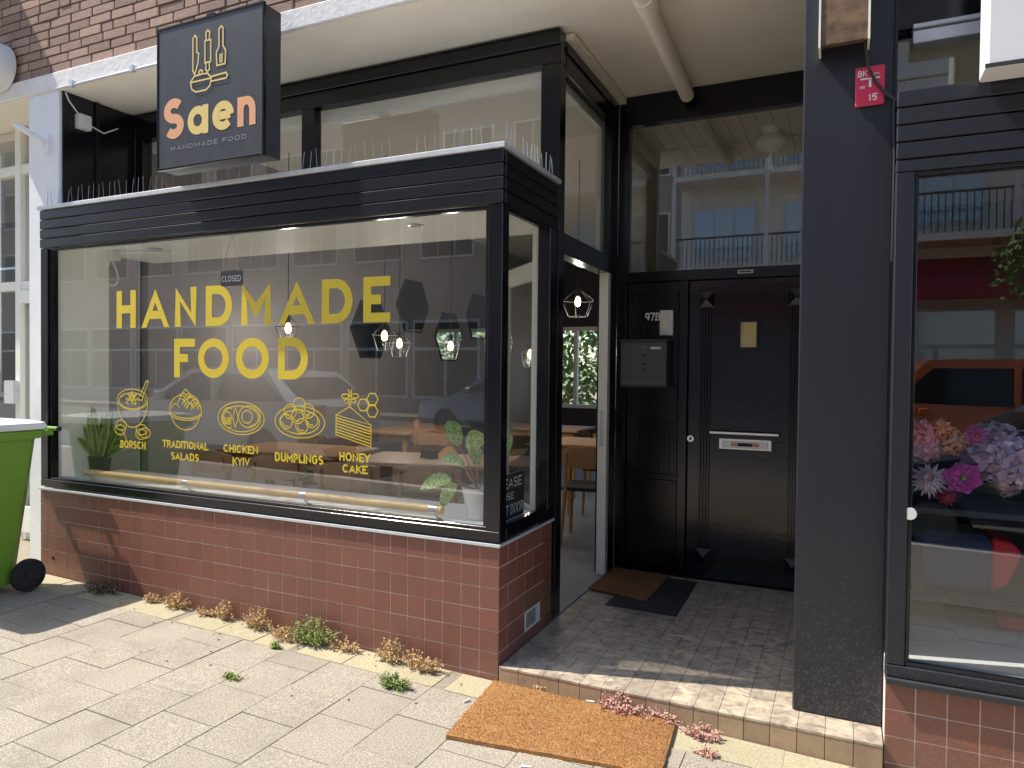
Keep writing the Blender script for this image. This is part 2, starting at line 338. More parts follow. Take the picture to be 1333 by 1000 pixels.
MB().box(1.285, 1.616, .15, 6, .067, 7.5).build('pillar', 'navy_paint', bld, bevel=.006)
MB().box(1.612, 1.622, .14, .20, .3, 3.4).build('pillar_bead', 'black_wood', bld)
MB().box(-3.82, -3.482, .15, .78, gz(-3.6)-.05, 3.365).build('pilaster', 'white_paint', bld, bevel=.006)
MB().box(-3.481, -3.468, .17, .72, 2.4, 3.364).build('black_return', 'black_paint', bld); MB().box(-3.4685, -3.455, .40, .43, 2.5, 3.364).build('batten', 'black_wood', bld)
# cafe room
MB().box(-3.47, 0, .56, 8.2, -.1, .07).build('cafe_floor', 'room_floor', bld)
MB().box(-3.5, -3.42, .801, 8.3, .07, 3.36).build('cafe_wall', 'room_wall', bld)
MB().box(-3.44, -3.40, .065, .46, .69, 2.28).build('white_return', 'white_inner', bld); MB().box(-3.44, -3.41, .462, .70, .07, 2.26).build('grey_return', 'room_wall', bld); MB().box(-7, 4.5, .5, 9, 3.56, 3.8).build('upper_floor', 'mortar', bld)
MB().box(0.0, .045, 1.9, 8.3, .07, 3.36).build('cafe_wall', 'room_wall', bld)
MB().box(-3.5, .05, .80, 8.3, 3.33, 3.365).build('cafe_ceiling', 'hall', bld)
bw = MB(); X0, X1, Z0, Z1 = -3.3, -.4, .85, 2.2  # rear window widened out of view to let more daylight in
bw.box(-3.5, X0, 8.2, 8.35, 0, 3.36).box(X1, .05, 8.2, 8.35, 0, 3.36).box(X0, X1, 8.2, 8.35, 0, Z0).box(X0, X1, 8.2, 8.35, Z1, 3.36).build('cafe_wall', 'room_dark', bld)
rw = MB()
for x in (X0, -2.62, -1.95, -1.2, X1-.06): rw.box(x, x+.06, 8.17, 8.25, Z0, Z1)
rw.box(X0, X1, 8.172, 8.248, Z0, Z0+.06).box(X0, X1, 8.172, 8.248, Z1-.06, Z1).build('rear_window_frame', 'white_inner', bld); MB().box(X0, X1, 8.22, 8.226, Z0, Z1).build('rear_window_pane', GLASS, bld)
# stair hall behind the transom light
MB().box(.05, .07, 1.93, 5, .07, 3.36).build('hall_wall', 'hall', bld); MB().box(1.26, 1.283, 1.93, 5, .07, 3.36).build('hall_wall', 'hall', bld); MB().box(.05, 1.28, 5, 5.1, .07, 3.36).build('hall_wall', 'hall', bld); MB().box(.05, 1.28, 1.93, 5, 0, .07).build('hall_floor', 'room_floor', bld)
hc = MB()
for i in range(11): hc.box(.07+.11*i, .07+.11*i+.104, 1.93, 5, 3.34, 3.36)
hc.build('hall_ceiling', 'hall', bld)
# neighbour shop on the left
nb_ = thing('neighbouring_shop_front', 'cream framed glazed shop door and window left of the white pilaster', 'shop front', (-4.4, .5, 0))
fm = MB()
for x in (-6.4, -5.3, -4.55, -3.88): fm.box(x, x+.07, .48, .56, .05, 3.36)
for z in (2.06, 2.98, .07): fm.box(-6.4, -3.82, .485, .555, z, z+.07)
fm.build('frame', 'white_inner', nb_); MB().box(-6.4, -3.85, .515, .521, .1, 3.3).build('window_pane', GLASS, nb_); MB().box(-12, -3.82, 2.6, 2.7, 0, 3.36).build('room_back', 'room_wall', nb_); MB().box(-12, -3.82, .57, 2.6, 3.3, 3.36).build('room_ceiling', 'hall', nb_); MB().box(-12, -6.41, .3, .57, 0, 3.36).build('side_wall', 'white_paint', nb_); MB().box(-12, -3.82, .57, 2.6, -.05, .06).build('room_floor', 'room_floor', nb_); MB().box(-3.84, -3.82, .79, 2.6, 0, 3.3).build('party_wall', 'room_wall', nb_)
dl = MB().box(-4.48, -4.42, .44, .475, .15, 2.05).box(-3.95, -3.89, .44, .475, .15, 2.05).box(-4.419, -3.951, .44, .475, 1.95, 2.05).box(-4.419, -3.951, .44, .475, .15, .35).build('door_leaf', 'white_inner', nb_); MB().box(-4.56, -4.44, .40, .438, 1.16, 1.34).build('lock_box', 'zinc', dl)
MB().box(-6.4, -3.8, .8, 2.6, 2.3, 2.32).build('shelf', 'facade_glass', nb_)

# ------------------------------------------------------------------ projecting bay window
bay = thing('bay_window', 'black framed projecting shop window on a brown tiled plinth', 'shop window', (-1.7, .3, 0))
T = .102; z1 = 5.21*T
pl = MB().box(-3.444, -.0012, .0012, .56, -.08, .628).build('plinth', 'grout', bay); MB().box(-.3, -.0012, .56, .712, -.06, .628).build('plinth_return', 'black_paint', bay)
TU = unit('tile', 'tile', .010)
for i in range(34):
    xa = -T*(i+1)+.002; xb = -T*i-.002; xa = max(xa, -3.444)
    for r in range(-1, 6):
        za = z1-T*(r+1)+.002; zb = z1-T*r-.002; zb = min(zb, .627); g = gz((xa+xb)/2)-.012; za = max(za, g)
        if zb-za < .012: continue
        if i == 32 and r == 4: continue
        piece('tile', TU, pl, ((xa+xb)/2, .004+random.uniform(-.0006, .0006), (za+zb)/2), (xb-xa, .009, zb-za), (random.uniform(-.004, .004), 0, random.uniform(-.006, .006)))
MB().lathe([(0, .0), (.011, .0), (.013, -.003), (.013, .002)], (-3.31, -.001, .175), 10, ax=1).build('bolt_hole', 'cable', bay)
piece('tile', TU, pl, (-3.315, .004, .076+.0), (.1, .009, .1)); 
for k in range(7):
    ya = T*k+.002; yb = min(T*(k+1)-.002, .665)
    for r in range(-1, 5):
        za = max(z1-T*(r+1)+.002, .06); zb = min(z1-T*r-.002, .627)
        if zb-za < .012 or (k in (3, 4) and r in (3,) ): continue
        piece('tile', TU, pl, (-.004+random.uniform(-.0006, .0006), (ya+yb)/2, (za+zb)/2), (.009, yb-ya, zb-za), (0, random.uniform(-.004, .004), random.uniform(-.005, .005)))
vg = MB().box(-.012, -.001, .315, .505, z1-4*T, z1-3*T).build('vent_grille', 'plastic_white', bay)
vs = MB()
for k in range(9): vs.box(-.002, .002, .325+.014*k, .332+.014*k, z1-4*T+.015, z1-3*T-.01)
vs.build('vent_slats', 'alu', bay)
MB().box(-3.45, .008, -.012, .012, .629, .641).box(-.004, .008, .012, .69, .629, .641).build('sill_strip', 'zinc', bay)
fr = MB().box(-3.445, 0, .0, .075, .652, .70).box(-3.4449, -3.37, .001, .075, .70, 2.245).box(-.075, -.0001, .001, .075, .70, 2.245).box(-.074, 0, .076, .69, .652, .70).box(-.074, -.0001, .60, .69, .70, 2.245)
fr.box(-3.43, -.01, .018, .07, .641, .652).build('frame', 'black_paint', bay, bevel=.003)
bd = MB().box(-3.369, -.076, .012, .04, .701, .716).box(-3.369, -.076, .012, .04, 2.226, 2.244).box(-3.369, -3.352, .013, .04, .717, 2.225).box(-.094, -.076, .013, .04, .717, 2.225)
bd.box(-.04, -.012, .077, .599, .701, .714).box(-.04, -.012, .077, .599, 2.225, 2.244).build('glazing_bead', 'black_paint', bay, bevel=.002)
pane = MB().box(-3.37, -.075, .044, .05, .70, 2.245).build('window_pane', GLASS, bay); MB().box(-.050, -.044, .076, .60, .70, 2.245).build('side_pane', GLASS, bay)
for k in range(4):
    za = 2.248+.063*k; MB().box(-3.447, .002, -.004, .03, za, za+.059).build('fascia_board', 'black_wood', bay, bevel=.004); MB().box(-.03, .0015, .0305, .70, za+.0003, za+.0587).build('fascia_board', 'black_wood', bay, bevel=.004)
MB().box(-3.44, -.006, .0302, .70, 2.30, 2.496).build('roof', 'black_wood', bay)
MB().box(-3.458, .014, -.016, .03, 2.5, 2.525).box(-.03, .0138, .0301, .715, 2.5, 2.525).box(-3.45, -.031, .031, .715, 2.497, 2.518).build('flashing', 'zinc', bay, bevel=.002)
MB().box(-3.40, -.06, .052, .84, 2.262, 2.297).build('bay_ceiling', 'white_inner', bay)
MB().box(-3.40, -.075, .052, .56, .66, .696).build('inner_sill', 'white_paint', bay); MB().box(-3.40, -.08, .5, .56, .07, .659).build('inner_apron', 'white_inner', bay)
MB().box(-.11, -.052, .61, .75, .697, 2.26).build('white_jamb', 'white_inner', bay)
for x in (-2.78, -.71): MB().lathe([(0, 2.2605), (.045, 2.2605), (.045, 2.257), (.03, 2.255), (.028, 2.262)], (x, .36, 0), 18).build('spotlight', 'alu', bay, True)
# vinyl lettering and drawings on the pane
def vin(name, fill):
    m = MB(); fill(m); return m.build(name, 'yellow', pane)
fv = vinyl(.0405)
def words(name, *rows):
    m = MB()
    for (t, a, b, c, d, wt, gp) in rows: lay(m, t, a, b, c, d, wt, fv, gp)
    o = m.build(name, 'yellow', pane); return o
words('headline_lettering', *[(c, a, b, 1.704, 1.94, .21, 0) for c, (a, b) in zip('HANDMADE', [(-2.738, -2.559), (-2.49, -2.279), (-2.213, -2.032), (-1.956, -1.748), (-1.677, -1.452), (-1.38, -1.158), (-1.095, -0.891), (-0.822, -0.678)])], *[(c, a, b, 1.40, 1.632, .21, 0) for c, (a, b) in zip('FOOD', [(-2.219, -2.069), (-2.018, -1.771), (-1.717, -1.468), (-1.4, -1.188)])])
words('caption_lettering', ('BORSCH', -2.702, -2.468, .946, .995, .2, .13)); words('caption_lettering', ('TRADITIONAL', -2.317, -1.935, .971, 1.017, .2, .13), ('SALADS', -2.244, -2.01, .90, .946, .2, .13))
words('caption_lettering', ('CHICKEN', -1.811, -1.545, .971, 1.017, .2, .13), ('KYIV', -1.739, -1.608, .90, .946, .2, .13)); words('caption_lettering', ('DUMPLINGS', -1.419, -1.079, .942, .993, .2, .13)); words('caption_lettering', ('HONEY', -.971, -.772, .974, 1.02, .2, .13), ('CAKE', -.95, -.791, .912, .957, .2, .13))
def draw(name, lines, wd=.0055):
    m = MB()
    for k, l in enumerate(lines): ribbon(m, l, wd, fv, k % 12)
    return m.build(name, 'yellow', pane)
cx, cz = -2.59, 1.255
rr = random.Random(3)
dots = [ell(cx+rr.uniform(-.095, .095), cz+rr.uniform(-.03, .03), .005, .004, 6) for _ in range(14)]
star = [(cx+.045*(1 if i % 2 else .45)*cos(i*pi/6), cz+.012+.04*(1 if i % 2 else .45)*sin(i*pi/6)) for i in range(13)]
draw('soup_drawing', [ell(cx, cz, .14, .066), ell(cx, cz-.008, .122, .05), arc(cx, cz, .139, .175, 186, 354), [(cx+.07, cz+.02), (cx+.125, cz+.115), (cx+.145, cz+.12), (cx+.14, cz+.1), (cx+.09, cz+.01)], star, [(p[0]*.5+cx*.5, p[1]*.5+(cz+.012)*.5) for p in star]]+dots+
     [ell(cx+a, cz-.185+b, .05, .032, 14) for a, b in ((-.1, .02), (-.11, -.01), (.09, .0), (.12, -.02), (.08, -.03))]+[[(cx-.09, cz-.2), (cx-.05, cz-.26)]])
cx, cz = -2.122, 1.20
lv = []
for i in range(17):
    a = rr.uniform(-.11, .11); h = rr.uniform(.0, .085)*(1-abs(a)/.15); lv.append(arc(cx+a, cz+h, .03, .032, 10, 175, 8))
draw('salad_drawing', [arc(cx, cz, .135, .045, 180, 360), arc(cx, cz-.012, .135, .045, 182, 358), arc(cx, cz-.02, .118, .095, 190, 350), [(cx-.135, cz), (cx-.125, cz+.04), (cx-.1, cz+.07), (cx-.07, cz+.085), (cx-.03, cz+.1), (cx, cz+.13), (cx+.04, cz+.1), (cx+.08, cz+.085), (cx+.11, cz+.06), (cx+.13, cz+.03), (cx+.135, cz)]]+lv)
cx, cz = -1.677, 1.172
draw('chicken_drawing', [ell(cx, cz, .178, .094), ell(cx, cz-.004, .15, .074), ell(cx+.06, cz+.01, .075, .062), ell(cx+.05, cz+.01, .04, .036), arc(cx+.02, cz+.02, .13, .07, -70, 60), [(cx-.04, cz+.06), (cx-.06, cz), (cx-.04, cz-.055), (cx-.015, cz), (cx-.04, cz+.06)], arc(cx-.09, cz, .05, .058, 60, 300), arc(cx-.1, cz, .03, .035, 0, 300)]+[ell(cx-.12+.02*(i % 3), cz-.03+.022*(i//3), .009, .009, 6) for i in range(6)])
cx, cz = -1.245, 1.168
balls = []
for a, b in ((-.065, .055), (0, .092), (.062, .062), (-.09, .0), (-.01, .03), (.085, .012), (.018, -.02)):
    balls += [ell(cx+a, cz+b, .043, .040, 18), arc(cx+a, cz+b, .028, .027, 180, 300, 8)]
draw('dumpling_drawing', [ell(cx, cz, .175, .088), ell(cx, cz, .14, .066)]+balls)
cake = [[(-.994, 1.216), (-.905, 1.263), (-.767, 1.171), (-.994, 1.216)], [(-.994, 1.216), (-.994, 1.11), (-.767, 1.058), (-.767, 1.171)]]
for i in range(1, 7): f = i/7; cake.append([(-.99, 1.216-.106*f), (-.771, 1.171-.113*f)])
for a, b in ((-.757, 1.306), (-.816, 1.274), (-.757, 1.243)): cake.append([(a+.035*cos(i*pi/3), b+.034*sin(i*pi/3)) for i in range(7)])
bx, bz = -.902, 1.305
cake += [ell(bx-.03, bz+.012, .024, .012, 10), ell(bx+.03, bz+.015, .024, .012, 10), ell(bx-.022, bz-.014, .016, .01, 8), ell(bx+.022, bz-.012, .016, .01, 8), ell(bx, bz-.008, .009, .026, 10), ell(bx, bz+.025, .009, .009, 8), [(bx-.004, bz+.032), (bx-.014, bz+.05)], [(bx+.004, bz+.032), (bx+.014, bz+.05)], [(bx-.008, bz-.002), (bx+.008, bz-.004)], [(bx-.008, bz-.014), (bx+.008, bz-.016)]]
draw('cake_drawing', cake, .0055)

# clerestory over the bay, side light, shop door frame
cl = thing('clerestory_window', 'black framed upper windows above the bay and shop door', 'window', (-1.7, .75, 2.5))
f = MB().box(-3.468, 0, .72, .80, 3.18, 3.364).box(-3.468, 0, .70, .719, 3.28, 3.363).box(-3.465, -3.38, .721, .799, 2.5, 3.179).box(-1.845, -1.74, .721, .799, 2.5, 3.179).box(-.115, -.0001, .715, .81, .07, 3.179).box(-3.38, -1.846, .722, .798, 2.52, 2.60).box(-1.739, -.116, .722, .798, 2.52, 2.60)
f.box(-.09, .001, .811, 1.86, 3.16, 3.363).box(-.09, .0005, .811, 1.70, 2.13, 2.25).box(-.09, .0, 1.70, 1.858, .07, 3.159)
f.box(-.02, .012, .80, 1.72, 3.26, 3.3).build('frame', 'black_paint', cl, bevel=.003)
for a, b in ((-3.38, -1.845), (-1.74, -.115)): MB().box(a, b, .755, .761, 2.59, 3.185).build('window_pane', GLASS2, cl)
MB().box(-.05, -.044, .81, 1.70, 2.24, 3.165).build('window_pane', GLASS2, cl)
MB().box(-.085, -.052, 1.62, 1.70, 2.25, 3.159).box(-.085, -.052, .811, 1.619, 3.10, 3.159).box(-3.38, -1.846, .80, .83, 3.10, 3.178).box(-1.739, -.116, .80, .83, 3.10, 3.178).build('inner_frame', 'white_inner', cl)
MB().box(-.06, .003, 1.645, 1.70, .075, 2.13).build('door_jamb', 'white_inner', cl); MB().box(-.045, -.02, 1.641, 1.6449, .95, 1.2).build('strike_plate', 'steel', cl)
# the open shop door
sd = thing('shop_door', 'white framed glass shop door standing open into the cafe', 'door', (-.09, .82, .075), radians(135), local=True)
MB().box(0, .09, -.02, .02, 0, 2.05).box(.71, .80, -.02, .02, 0, 2.05).box(.091, .709, -.02, .02, 1.94, 2.05).box(.091, .709, -.02, .02, 0, .55).build('door_frame', 'white_inner', sd, bevel=.003); MB().box(.09, .71, -.003, .003, .55, 1.94).build('window_pane', GLASS, sd); MB().tube([(.75, -.02, 1.0), (.75, -.06, 1.0), (.66, -.06, 1.0)], .009).build('handle', 'steel', sd)

# entrance wall at the back of the recess
ew = thing('entrance_wall', 'black panelled entrance surround with glazed transom light', 'door surround', (.6, 1.9, .07))
f = MB().box(.0, 1.285, 1.86, 1.94, 3.175, 3.375).box(-.001, .075, 1.861, 1.94, .067, 3.174).box(.076, 1.285, 1.86, 1.94, 2.085, 2.155).box(.44, .50, 1.85, 1.94, .067, 2.084).box(1.25, 1.285, 1.861, 1.94, 2.156, 3.174)
f.box(.076, .439, 1.885, 1.93, .067, 2.084).build('frame', 'black_paint', ew, bevel=.003)
pm = MB()
for za, zb in ((.12, .72), (.74, 1.08), (1.10, 2.02)):
    pm.box(.085, .43, 1.872, 1.886, za, za+.02).box(.085, .43, 1.872, 1.886, zb-.02, zb).box(.085, .105, 1.873, 1.886, za+.021, zb-.021).box(.41, .43, 1.873, 1.886, za+.021, zb-.021)
for k in range(4): pm.box(.14+.07*k, .17+.07*k, 1.876, 1.886, .77, 1.05)
pm.build('panel_moulding', 'black_paint', ew, bevel=.002)
MB().box(.075, 1.25, 1.895, 1.901, 2.155, 3.175).build('window_pane', GLASS2, ew)
tg = MB().box(.815, .912, 1.853, 1.861, 2.112, 2.135).build('name_plate', 'plastic_white', ew); MB().box(.825, .90, 1.8515, 1.8528, 2.119, 2.128).build('name_print', 'slate', tg)
dr = thing('front_door', 'glossy black front door with fluted borders and letter slot', 'door', (.9, 1.88, .07))
MB().box(.503, 1.283, 1.875, 1.92, .078, 2.08).build('leaf', 'door_paint', dr, bevel=.003)
fl = MB()
for xa in (.582, 1.142):
    for k in range(4): fl.box(xa+.019*k, xa+.011+.019*k, 1.862, 1.876, .28, 1.90)
for za in (1.915, .185):
    for k in range(4): fl.box(.665, 1.135, 1.862, 1.876, za+.019*k, za+.011+.019*k)
fl.build('fluting', 'black_paint', dr, bevel=.002)
py = MB()
for xc in (.617, 1.178):
    for zc in (1.95, .22):
        n = len(py.v); py.v += [(xc-.05, 1.874, zc-.055), (xc+.05, 1.874, zc-.055), (xc+.05, 1.874, zc+.055), (xc-.05, 1.874, zc+.055), (xc, 1.856, zc)]; py.f += [(n, n+1, n+4), (n+1, n+2, n+4), (n+2, n+3, n+4), (n+3, n, n+4)]
py.build('corner_block', 'black_paint', dr)
MB().box(.82, .838, 1.858, 1.876, 1.61, 1.815).box(.938, .956, 1.858, 1.876, 1.61, 1.815).box(.8381, .9379, 1.859, 1.876, 1.61, 1.63).box(.8381, .9379, 1.859, 1.876, 1.795, 1.815).build('spy_window_frame', 'black_paint', dr); MB().box(.838, .938, 1.868, 1.874, 1.63, 1.795).build('spy_window', 'sign_gold', dr); MB().box(.839, .937, 1.862, 1.866, 1.63, 1.795).build('spy_window_pane', GLASS, dr)
ls = MB().box(.71, 1.045, 1.862, 1.876, .955, 1.03).build('letter_slot', 'steel', dr, bevel=.004); MB().box(.735, 1.02, 1.858, 1.863, .97, 1.012).build('slot_flap', 'alu', ls, bevel=.002)
MB().box(.79, .83, 1.856, 1.8585, .98, 1.003).box(.925, .965, 1.856, 1.8585, .98, 1.003).build('sticker', 'sign_orange', ls); MB().box(.832, .923, 1.856, 1.8585, .98, 1.003).build('sticker', 'slate', ls)
MB().box(.655, 1.09, 1.815, 1.83, 1.058, 1.076).box(.72, .735, 1.83, 1.876, 1.06, 1.074).box(1.01, 1.025, 1.83, 1.876, 1.06, 1.074).build('pull_handle', 'chrome', dr, bevel=.003)
lk = MB().lathe([(0, -.014), (.022, -.014), (.026, -.008), (.026, 0)], (.525, 1.875, 1.015), 20, ax=1).build('lock', 'chrome', dr, True); MB().box(.519, .531, 1.858, 1.862, 1.005, 1.025).build('key_slot', 'slate', lk)
mbx = thing('mailbox', 'dark grey steel mailbox on the black panel beside the front door', 'mailbox', (.2, 1.8, 1.35))
MB().prism([(1.76, 1.40), (1.765, 1.37), (1.79, 1.352), (1.884, 1.352), (1.884, 1.67), (1.76, 1.67)], 0, .06, .378).build('box', 'mailbox', mbx, bevel=.003)
MB().box(.055, .383, 1.745, 1.885, 1.671, 1.682).build('lid', 'mailbox', mbx, bevel=.003); MB().box(.075, .363, 1.756, 1.7605, 1.43, 1.655).build('front_flap', 'mailbox', mbx, bevel=.002)
MB().lathe([(0, -.006), (.011, -.006), (.013, 0)], (.22, 1.756, 1.63), 14, ax=1).build('lock', 'chrome', mbx); MB().box(.27, .34, 1.753, 1.7558, 1.617, 1.632).build('label_plate', 'plastic_white', mbx)
ic = MB().box(.212, .236, 1.753, 1.7558, 1.565, 1.585).box(.21, .225, 1.753, 1.7558, 1.51, 1.522).box(.228, .238, 1.753, 1.7558, 1.51, 1.522).box(.215, .235, 1.753, 1.7558, 1.47, 1.485).build('pictogram', 'slate', mbx)
itc = thing('intercom', 'white intercom plate beside the house number', 'intercom', (.35, 1.87, 1.8)); MB().box(.307, .40, 1.846, 1.88, 1.713, 1.886).build('plate', 'plastic_white', itc, bevel=.005); MB().box(.327, .375, 1.843, 1.847, 1.765, 1.825).build('speaker_panel', 'hall', itc)
m = MB(); lay(m, '97B', .197, .303, 1.818, 1.873, .17, lambda a, b, k: (a, 1.8845-k*.0005-.001, b), .12); tag(m.build('house_number', 'white_print'), 'white house number 97B above the grey mailbox', 'house number')
# pipe on the soffit
pp = thing('soffit_pipe', 'cream painted capped pipe hanging under the entrance soffit', 'pipe', (.5, 1, 3.3)); MB().tube([(.52, .3, 3.325), (.485, 1.78, 3.295)], .045, 16).build('pipe', 'cream', pp, True); MB().tube([(.519, .5, 3.323), (.517, .62, 3.321)], .054, 16).build('coupling', 'cream', pp, True); MB().box(.44, .59, .53, .57, 3.345, 3.3755).build('pipe_clip', 'cream', pp)

# ------------------------------------------------------------------ right-hand shop
rs = thing('shop_front', 'dark framed shop window on a tiled plinth right of the pillar', 'shop front', (2.4, .1, 0))
pr = MB().box(1.618, 4.2, .0312, .3, -.1, .30).build('plinth', 'grout', rs)
for i in range(25):
    xa = 1.616+T*i+.002
    for r in range(4):
        za = max(.298-T*(r+1)+.002, gz(xa)-.01); zb = .298-T*r-.002
        if zb-za > .01: piece('tile', TU, pr, (xa+T/2-.001, .034, (za+zb)/2), (T-.004, .009, zb-za), (random.uniform(-.004, .004), 0, random.uniform(-.005, .005)))
MB().box(1.618, 4.2, .0, .12, .302, .322).build('sill_strip', 'slate', rs)
MB().box(1.618, 4.2, .02, .10, .323, .37).box(1.618, 1.68, .021, .10, .371, 2.215).box(1.618, 4.2, .02, .10, 2.216, 2.26).box(4.1, 4.2, .021, .10, .371, 2.215).build('frame', 'navy_paint', rs, bevel=.004)
MB().box(1.681, 4.1, .03, .05, .371, .385).box(1.681, 1.694, .03, .05, .386, 2.2).box(1.681, 4.1, .03, .05, 2.2, 2.215).build('glazing_bead', 'black_paint', rs, bevel=.002); MB().box(1.68, 4.1, .056, .062, .37, 2.216).build('window_pane', GLASS, rs)
for k in range(4): MB().box(1.618, 4.2, .018, .06, 2.264+.064*k, 2.264+.064*k+.059).build('fascia_board', 'navy_paint', rs, bevel=.004)
MB().box(1.622, 4.2, .0601, .4, 2.40, 2.52).box(1.622, 4.2, .3, .4, 2.86, 3.5).build('upper_frame', 'black_paint', rs); MB().box(1.622, 4.2, .36, .366, 2.52, 2.86).build('upper_pane', GLASS, rs); MB().box(1.68, 2.6, .26, .33, 2.78, 2.83).box(1.68, 2.6, .26, .33, 2.84, 2.858).build('vent_strip', 'zinc', rs, bevel=.003)
MB().box(1.617, 4.2, .101, 1.3, .30, .369).build('display_floor', 'carpet', rs); MB().box(1.617, 4.2, 1.3, 1.35, .0, .6).build('display_riser', 'room_dark', rs); MB().box(1.617, 4.3, 4.5, 4.6, 0, 3.3).build('room_back', 'room_dark', rs); MB().box(1.617, 4.3, .4, 4.5, 3.0, 3.05).build('room_ceiling', 'hall', rs); MB().box(4.2, 4.3, .1, 4.5, 0, 3.3).build('room_side', 'room_wall', rs); MB().box(1.617, 4.2, 1.35, 4.5, 0, .07).build('room_floor', 'room_floor', rs)
MB().box(1.70, 3.4, .55, .95, .86, .885).build('shelf', 'slate', rs); MB().box(1.70, 3.4, .55, .57, .48, .505).build('shelf_rail', 'slate', rs)
bq = thing('flower_bouquet', 'bouquet of pink and mauve flowers in the right shop window', 'flowers', (1.88, .75, .885))
MB().lathe([(0, 0), (.06, 0), (.075, .1), (.05, .16)], (1.88, .75, .886), 14).build('vase', 'slate', bq, True)
def bloom(c, r, mat, n, rnd):
    m = MB()
    for _ in range(n*4):
        d = Vector((rnd.gauss(0, 1), rnd.gauss(0, 1)-.4, rnd.gauss(0, 1))).normalized(); p = Vector(c)+d*r*rnd.uniform(.75, 1); t_ = rnd.uniform(0, 6.28); a0 = d.orthogonal().normalized(); b0 = d.cross(a0); a = (a0*cos(t_)+b0*sin(t_))*r*.13; b = (b0*cos(t_)-a0*sin(t_))*r*.16; q = p+d*r*rnd.uniform(.05, .28)
        m.quad(p-a-b, p+a-b, q+a+b, q-a+b)
    m.build('flower', mat, bq)
rnd = random.Random(5)
for c, r, mt, n in (((1.77, .72, 1.15), .095, 'flower_pink', 120), ((2.06, .70, 1.12), .12, 'flower_mauve', 170), ((1.90, .7, 1.16), .06, 'flower_peach', 60), ((1.86, .72, 1.21), .05, 'flower_peach', 50), ((1.97, .72, 1.18), .05, 'flower_magenta', 50), ((1.74, .74, 1.05), .05, 'flower_red', 50), ((1.86, .64, .95), .045, 'flower_red', 40), ((2.10, .68, 1.02), .07, 'flower_pale', 70)): bloom(c, r, mt, n, rnd)
def radial(c, r, layers, n, wd, mat, eye):
    m = MB(); c = Vector(c); nrm = Vector((-.1, -.9, .35)).normalized(); u = nrm.orthogonal().normalized(); v = nrm.cross(u)
    for l in range(layers):
        for i in range(n):
            a = 2*pi*(i+.5*l)/n+rnd.uniform(-.1, .1); d = u*cos(a)+v*sin(a); e = nrm.cross(d)*wd*r*(1-.15*l); R_ = r*(1-.2*l)*rnd.uniform(.9, 1.05); h = nrm*(.10+.12*l)*r
            m.quad(c+h*.3, c+d*R_*.55+e+h, c+d*R_+h*.7, c+d*R_*.55-e+h*1.15)
    m.build('flower', mat, bq); MB().lathe([(0, -.014), (.010, -.012), (.014, 0)], tuple(c+nrm*r*.2), 8, ax=1).build('flower_eye', eye, bq)
radial((1.805, .60, 1.0), .085, 4, 18, .10, 'flower_pale', 'flower_peach'); radial((1.925, .57, 1.02), .078, 3, 6, .52, 'flower_magenta', 'weed_green'); radial((1.87, .60, .93), .045, 3, 10, .2, 'flower_red', 'flower_red'); radial((1.98, .62, 1.2), .05, 3, 9, .2, 'flower_magenta', 'flower_red')
m = MB()
for i in range(34):
    a = rnd.uniform(0, 6.28); p = Vector((1.88, .75, 1.0)); q = p+Vector((cos(a)*.26, sin(a)*.12-.05, rnd.uniform(-.1, .2))); s = Vector((-sin(a), cos(a), .2))*.03; m.quad(p, (p+q)/2+s, q, (p+q)/2-s)
m.build('leaves', 'leaf', bq)
bg_ = thing('navy_bag', 'navy ribbed fabric bag with red end lying in right shop window', 'bag', (1.95, .75, .37)); MB().box(1.76, 2.05, .64, .92, .505, .77).build('body', 'navy_fabric', bg_, bevel=.03); MB().prism([(2.05, .52), (2.11, .56), (2.16, .70), (2.13, .74), (2.05, .76)], 1, .66, .9).build('red_end', 'red_fabric', bg_, bevel=.01)
MB().box(1.75, 2.3, .60, .96, .480, .504).build('support', 'slate', bg_)
tag(MB().box(2.08, 2.2, .64, .9, .371, .43).build('folded_cloth', 'red_fabric', None, bevel=.01), 'red and white cloth on the carpeted display floor below bag', 'cloth')
MB().lathe([(0, -.006), (.022, -.006), (.024, 0), (0, 0)], (1.687, .028, .944), 16, ax=1).build('white_knob', 'plastic_white', rs, True)

# ------------------------------------------------------------------ signs and fittings
sg = thing('hanging_sign', 'square black light box sign with kitchen tools over the bay window', 'sign', (-1.75, -.07, 2.6))
MB().box(-2.142, -1.344, -.136, -.004, 2.592, 3.386).build('box', 'sign_black', sg, bevel=.004); MB().box(-2.148, -1.338, -.14, -.12, 2.585, 2.598).box(-2.148, -1.338, -.14, -.12, 3.38, 3.393).box(-2.148, -2.136, -.1395, -.12, 2.599, 3.379).box(-1.35, -1.338, -.1395, -.12, 2.599, 3.379).build('rim', 'black_paint', sg, bevel=.002)
MB().box(-1.80, -1.74, -.005, .15, 3.395, 3.43).box(-1.80, -1.74, -.10, -.004, 3.3865, 3.43).build('bracket', 'black_paint', sg)
sf = vinyl(-.1372)
for ch, a, b, mt in (('S', -2.09, -1.93, 'sign_orange'), ('a', -1.90, -1.74, 'sign_gold'), ('e', -1.71, -1.55, 'sign_gold'), ('n', -1.525, -1.395, 'sign_orange')):
    m = MB(); lay(m, ch, a, b, 2.755, 2.982 if ch == 'S' else 2.945, .235, sf); m.build('letter', mt, sg)
m = MB(); lay(m, 'HANDMADE FOOD', -2.03, -1.46, 2.688, 2.712, .13, sf, .34); m.build('small_lettering', 'sign_grey', sg)
ic = MB(); wd = .009
def I(*ls):
    for k, l in enumerate(ls): ribbon(ic, l, wd, sf, k)
ox, oz = -1.745, 3.06
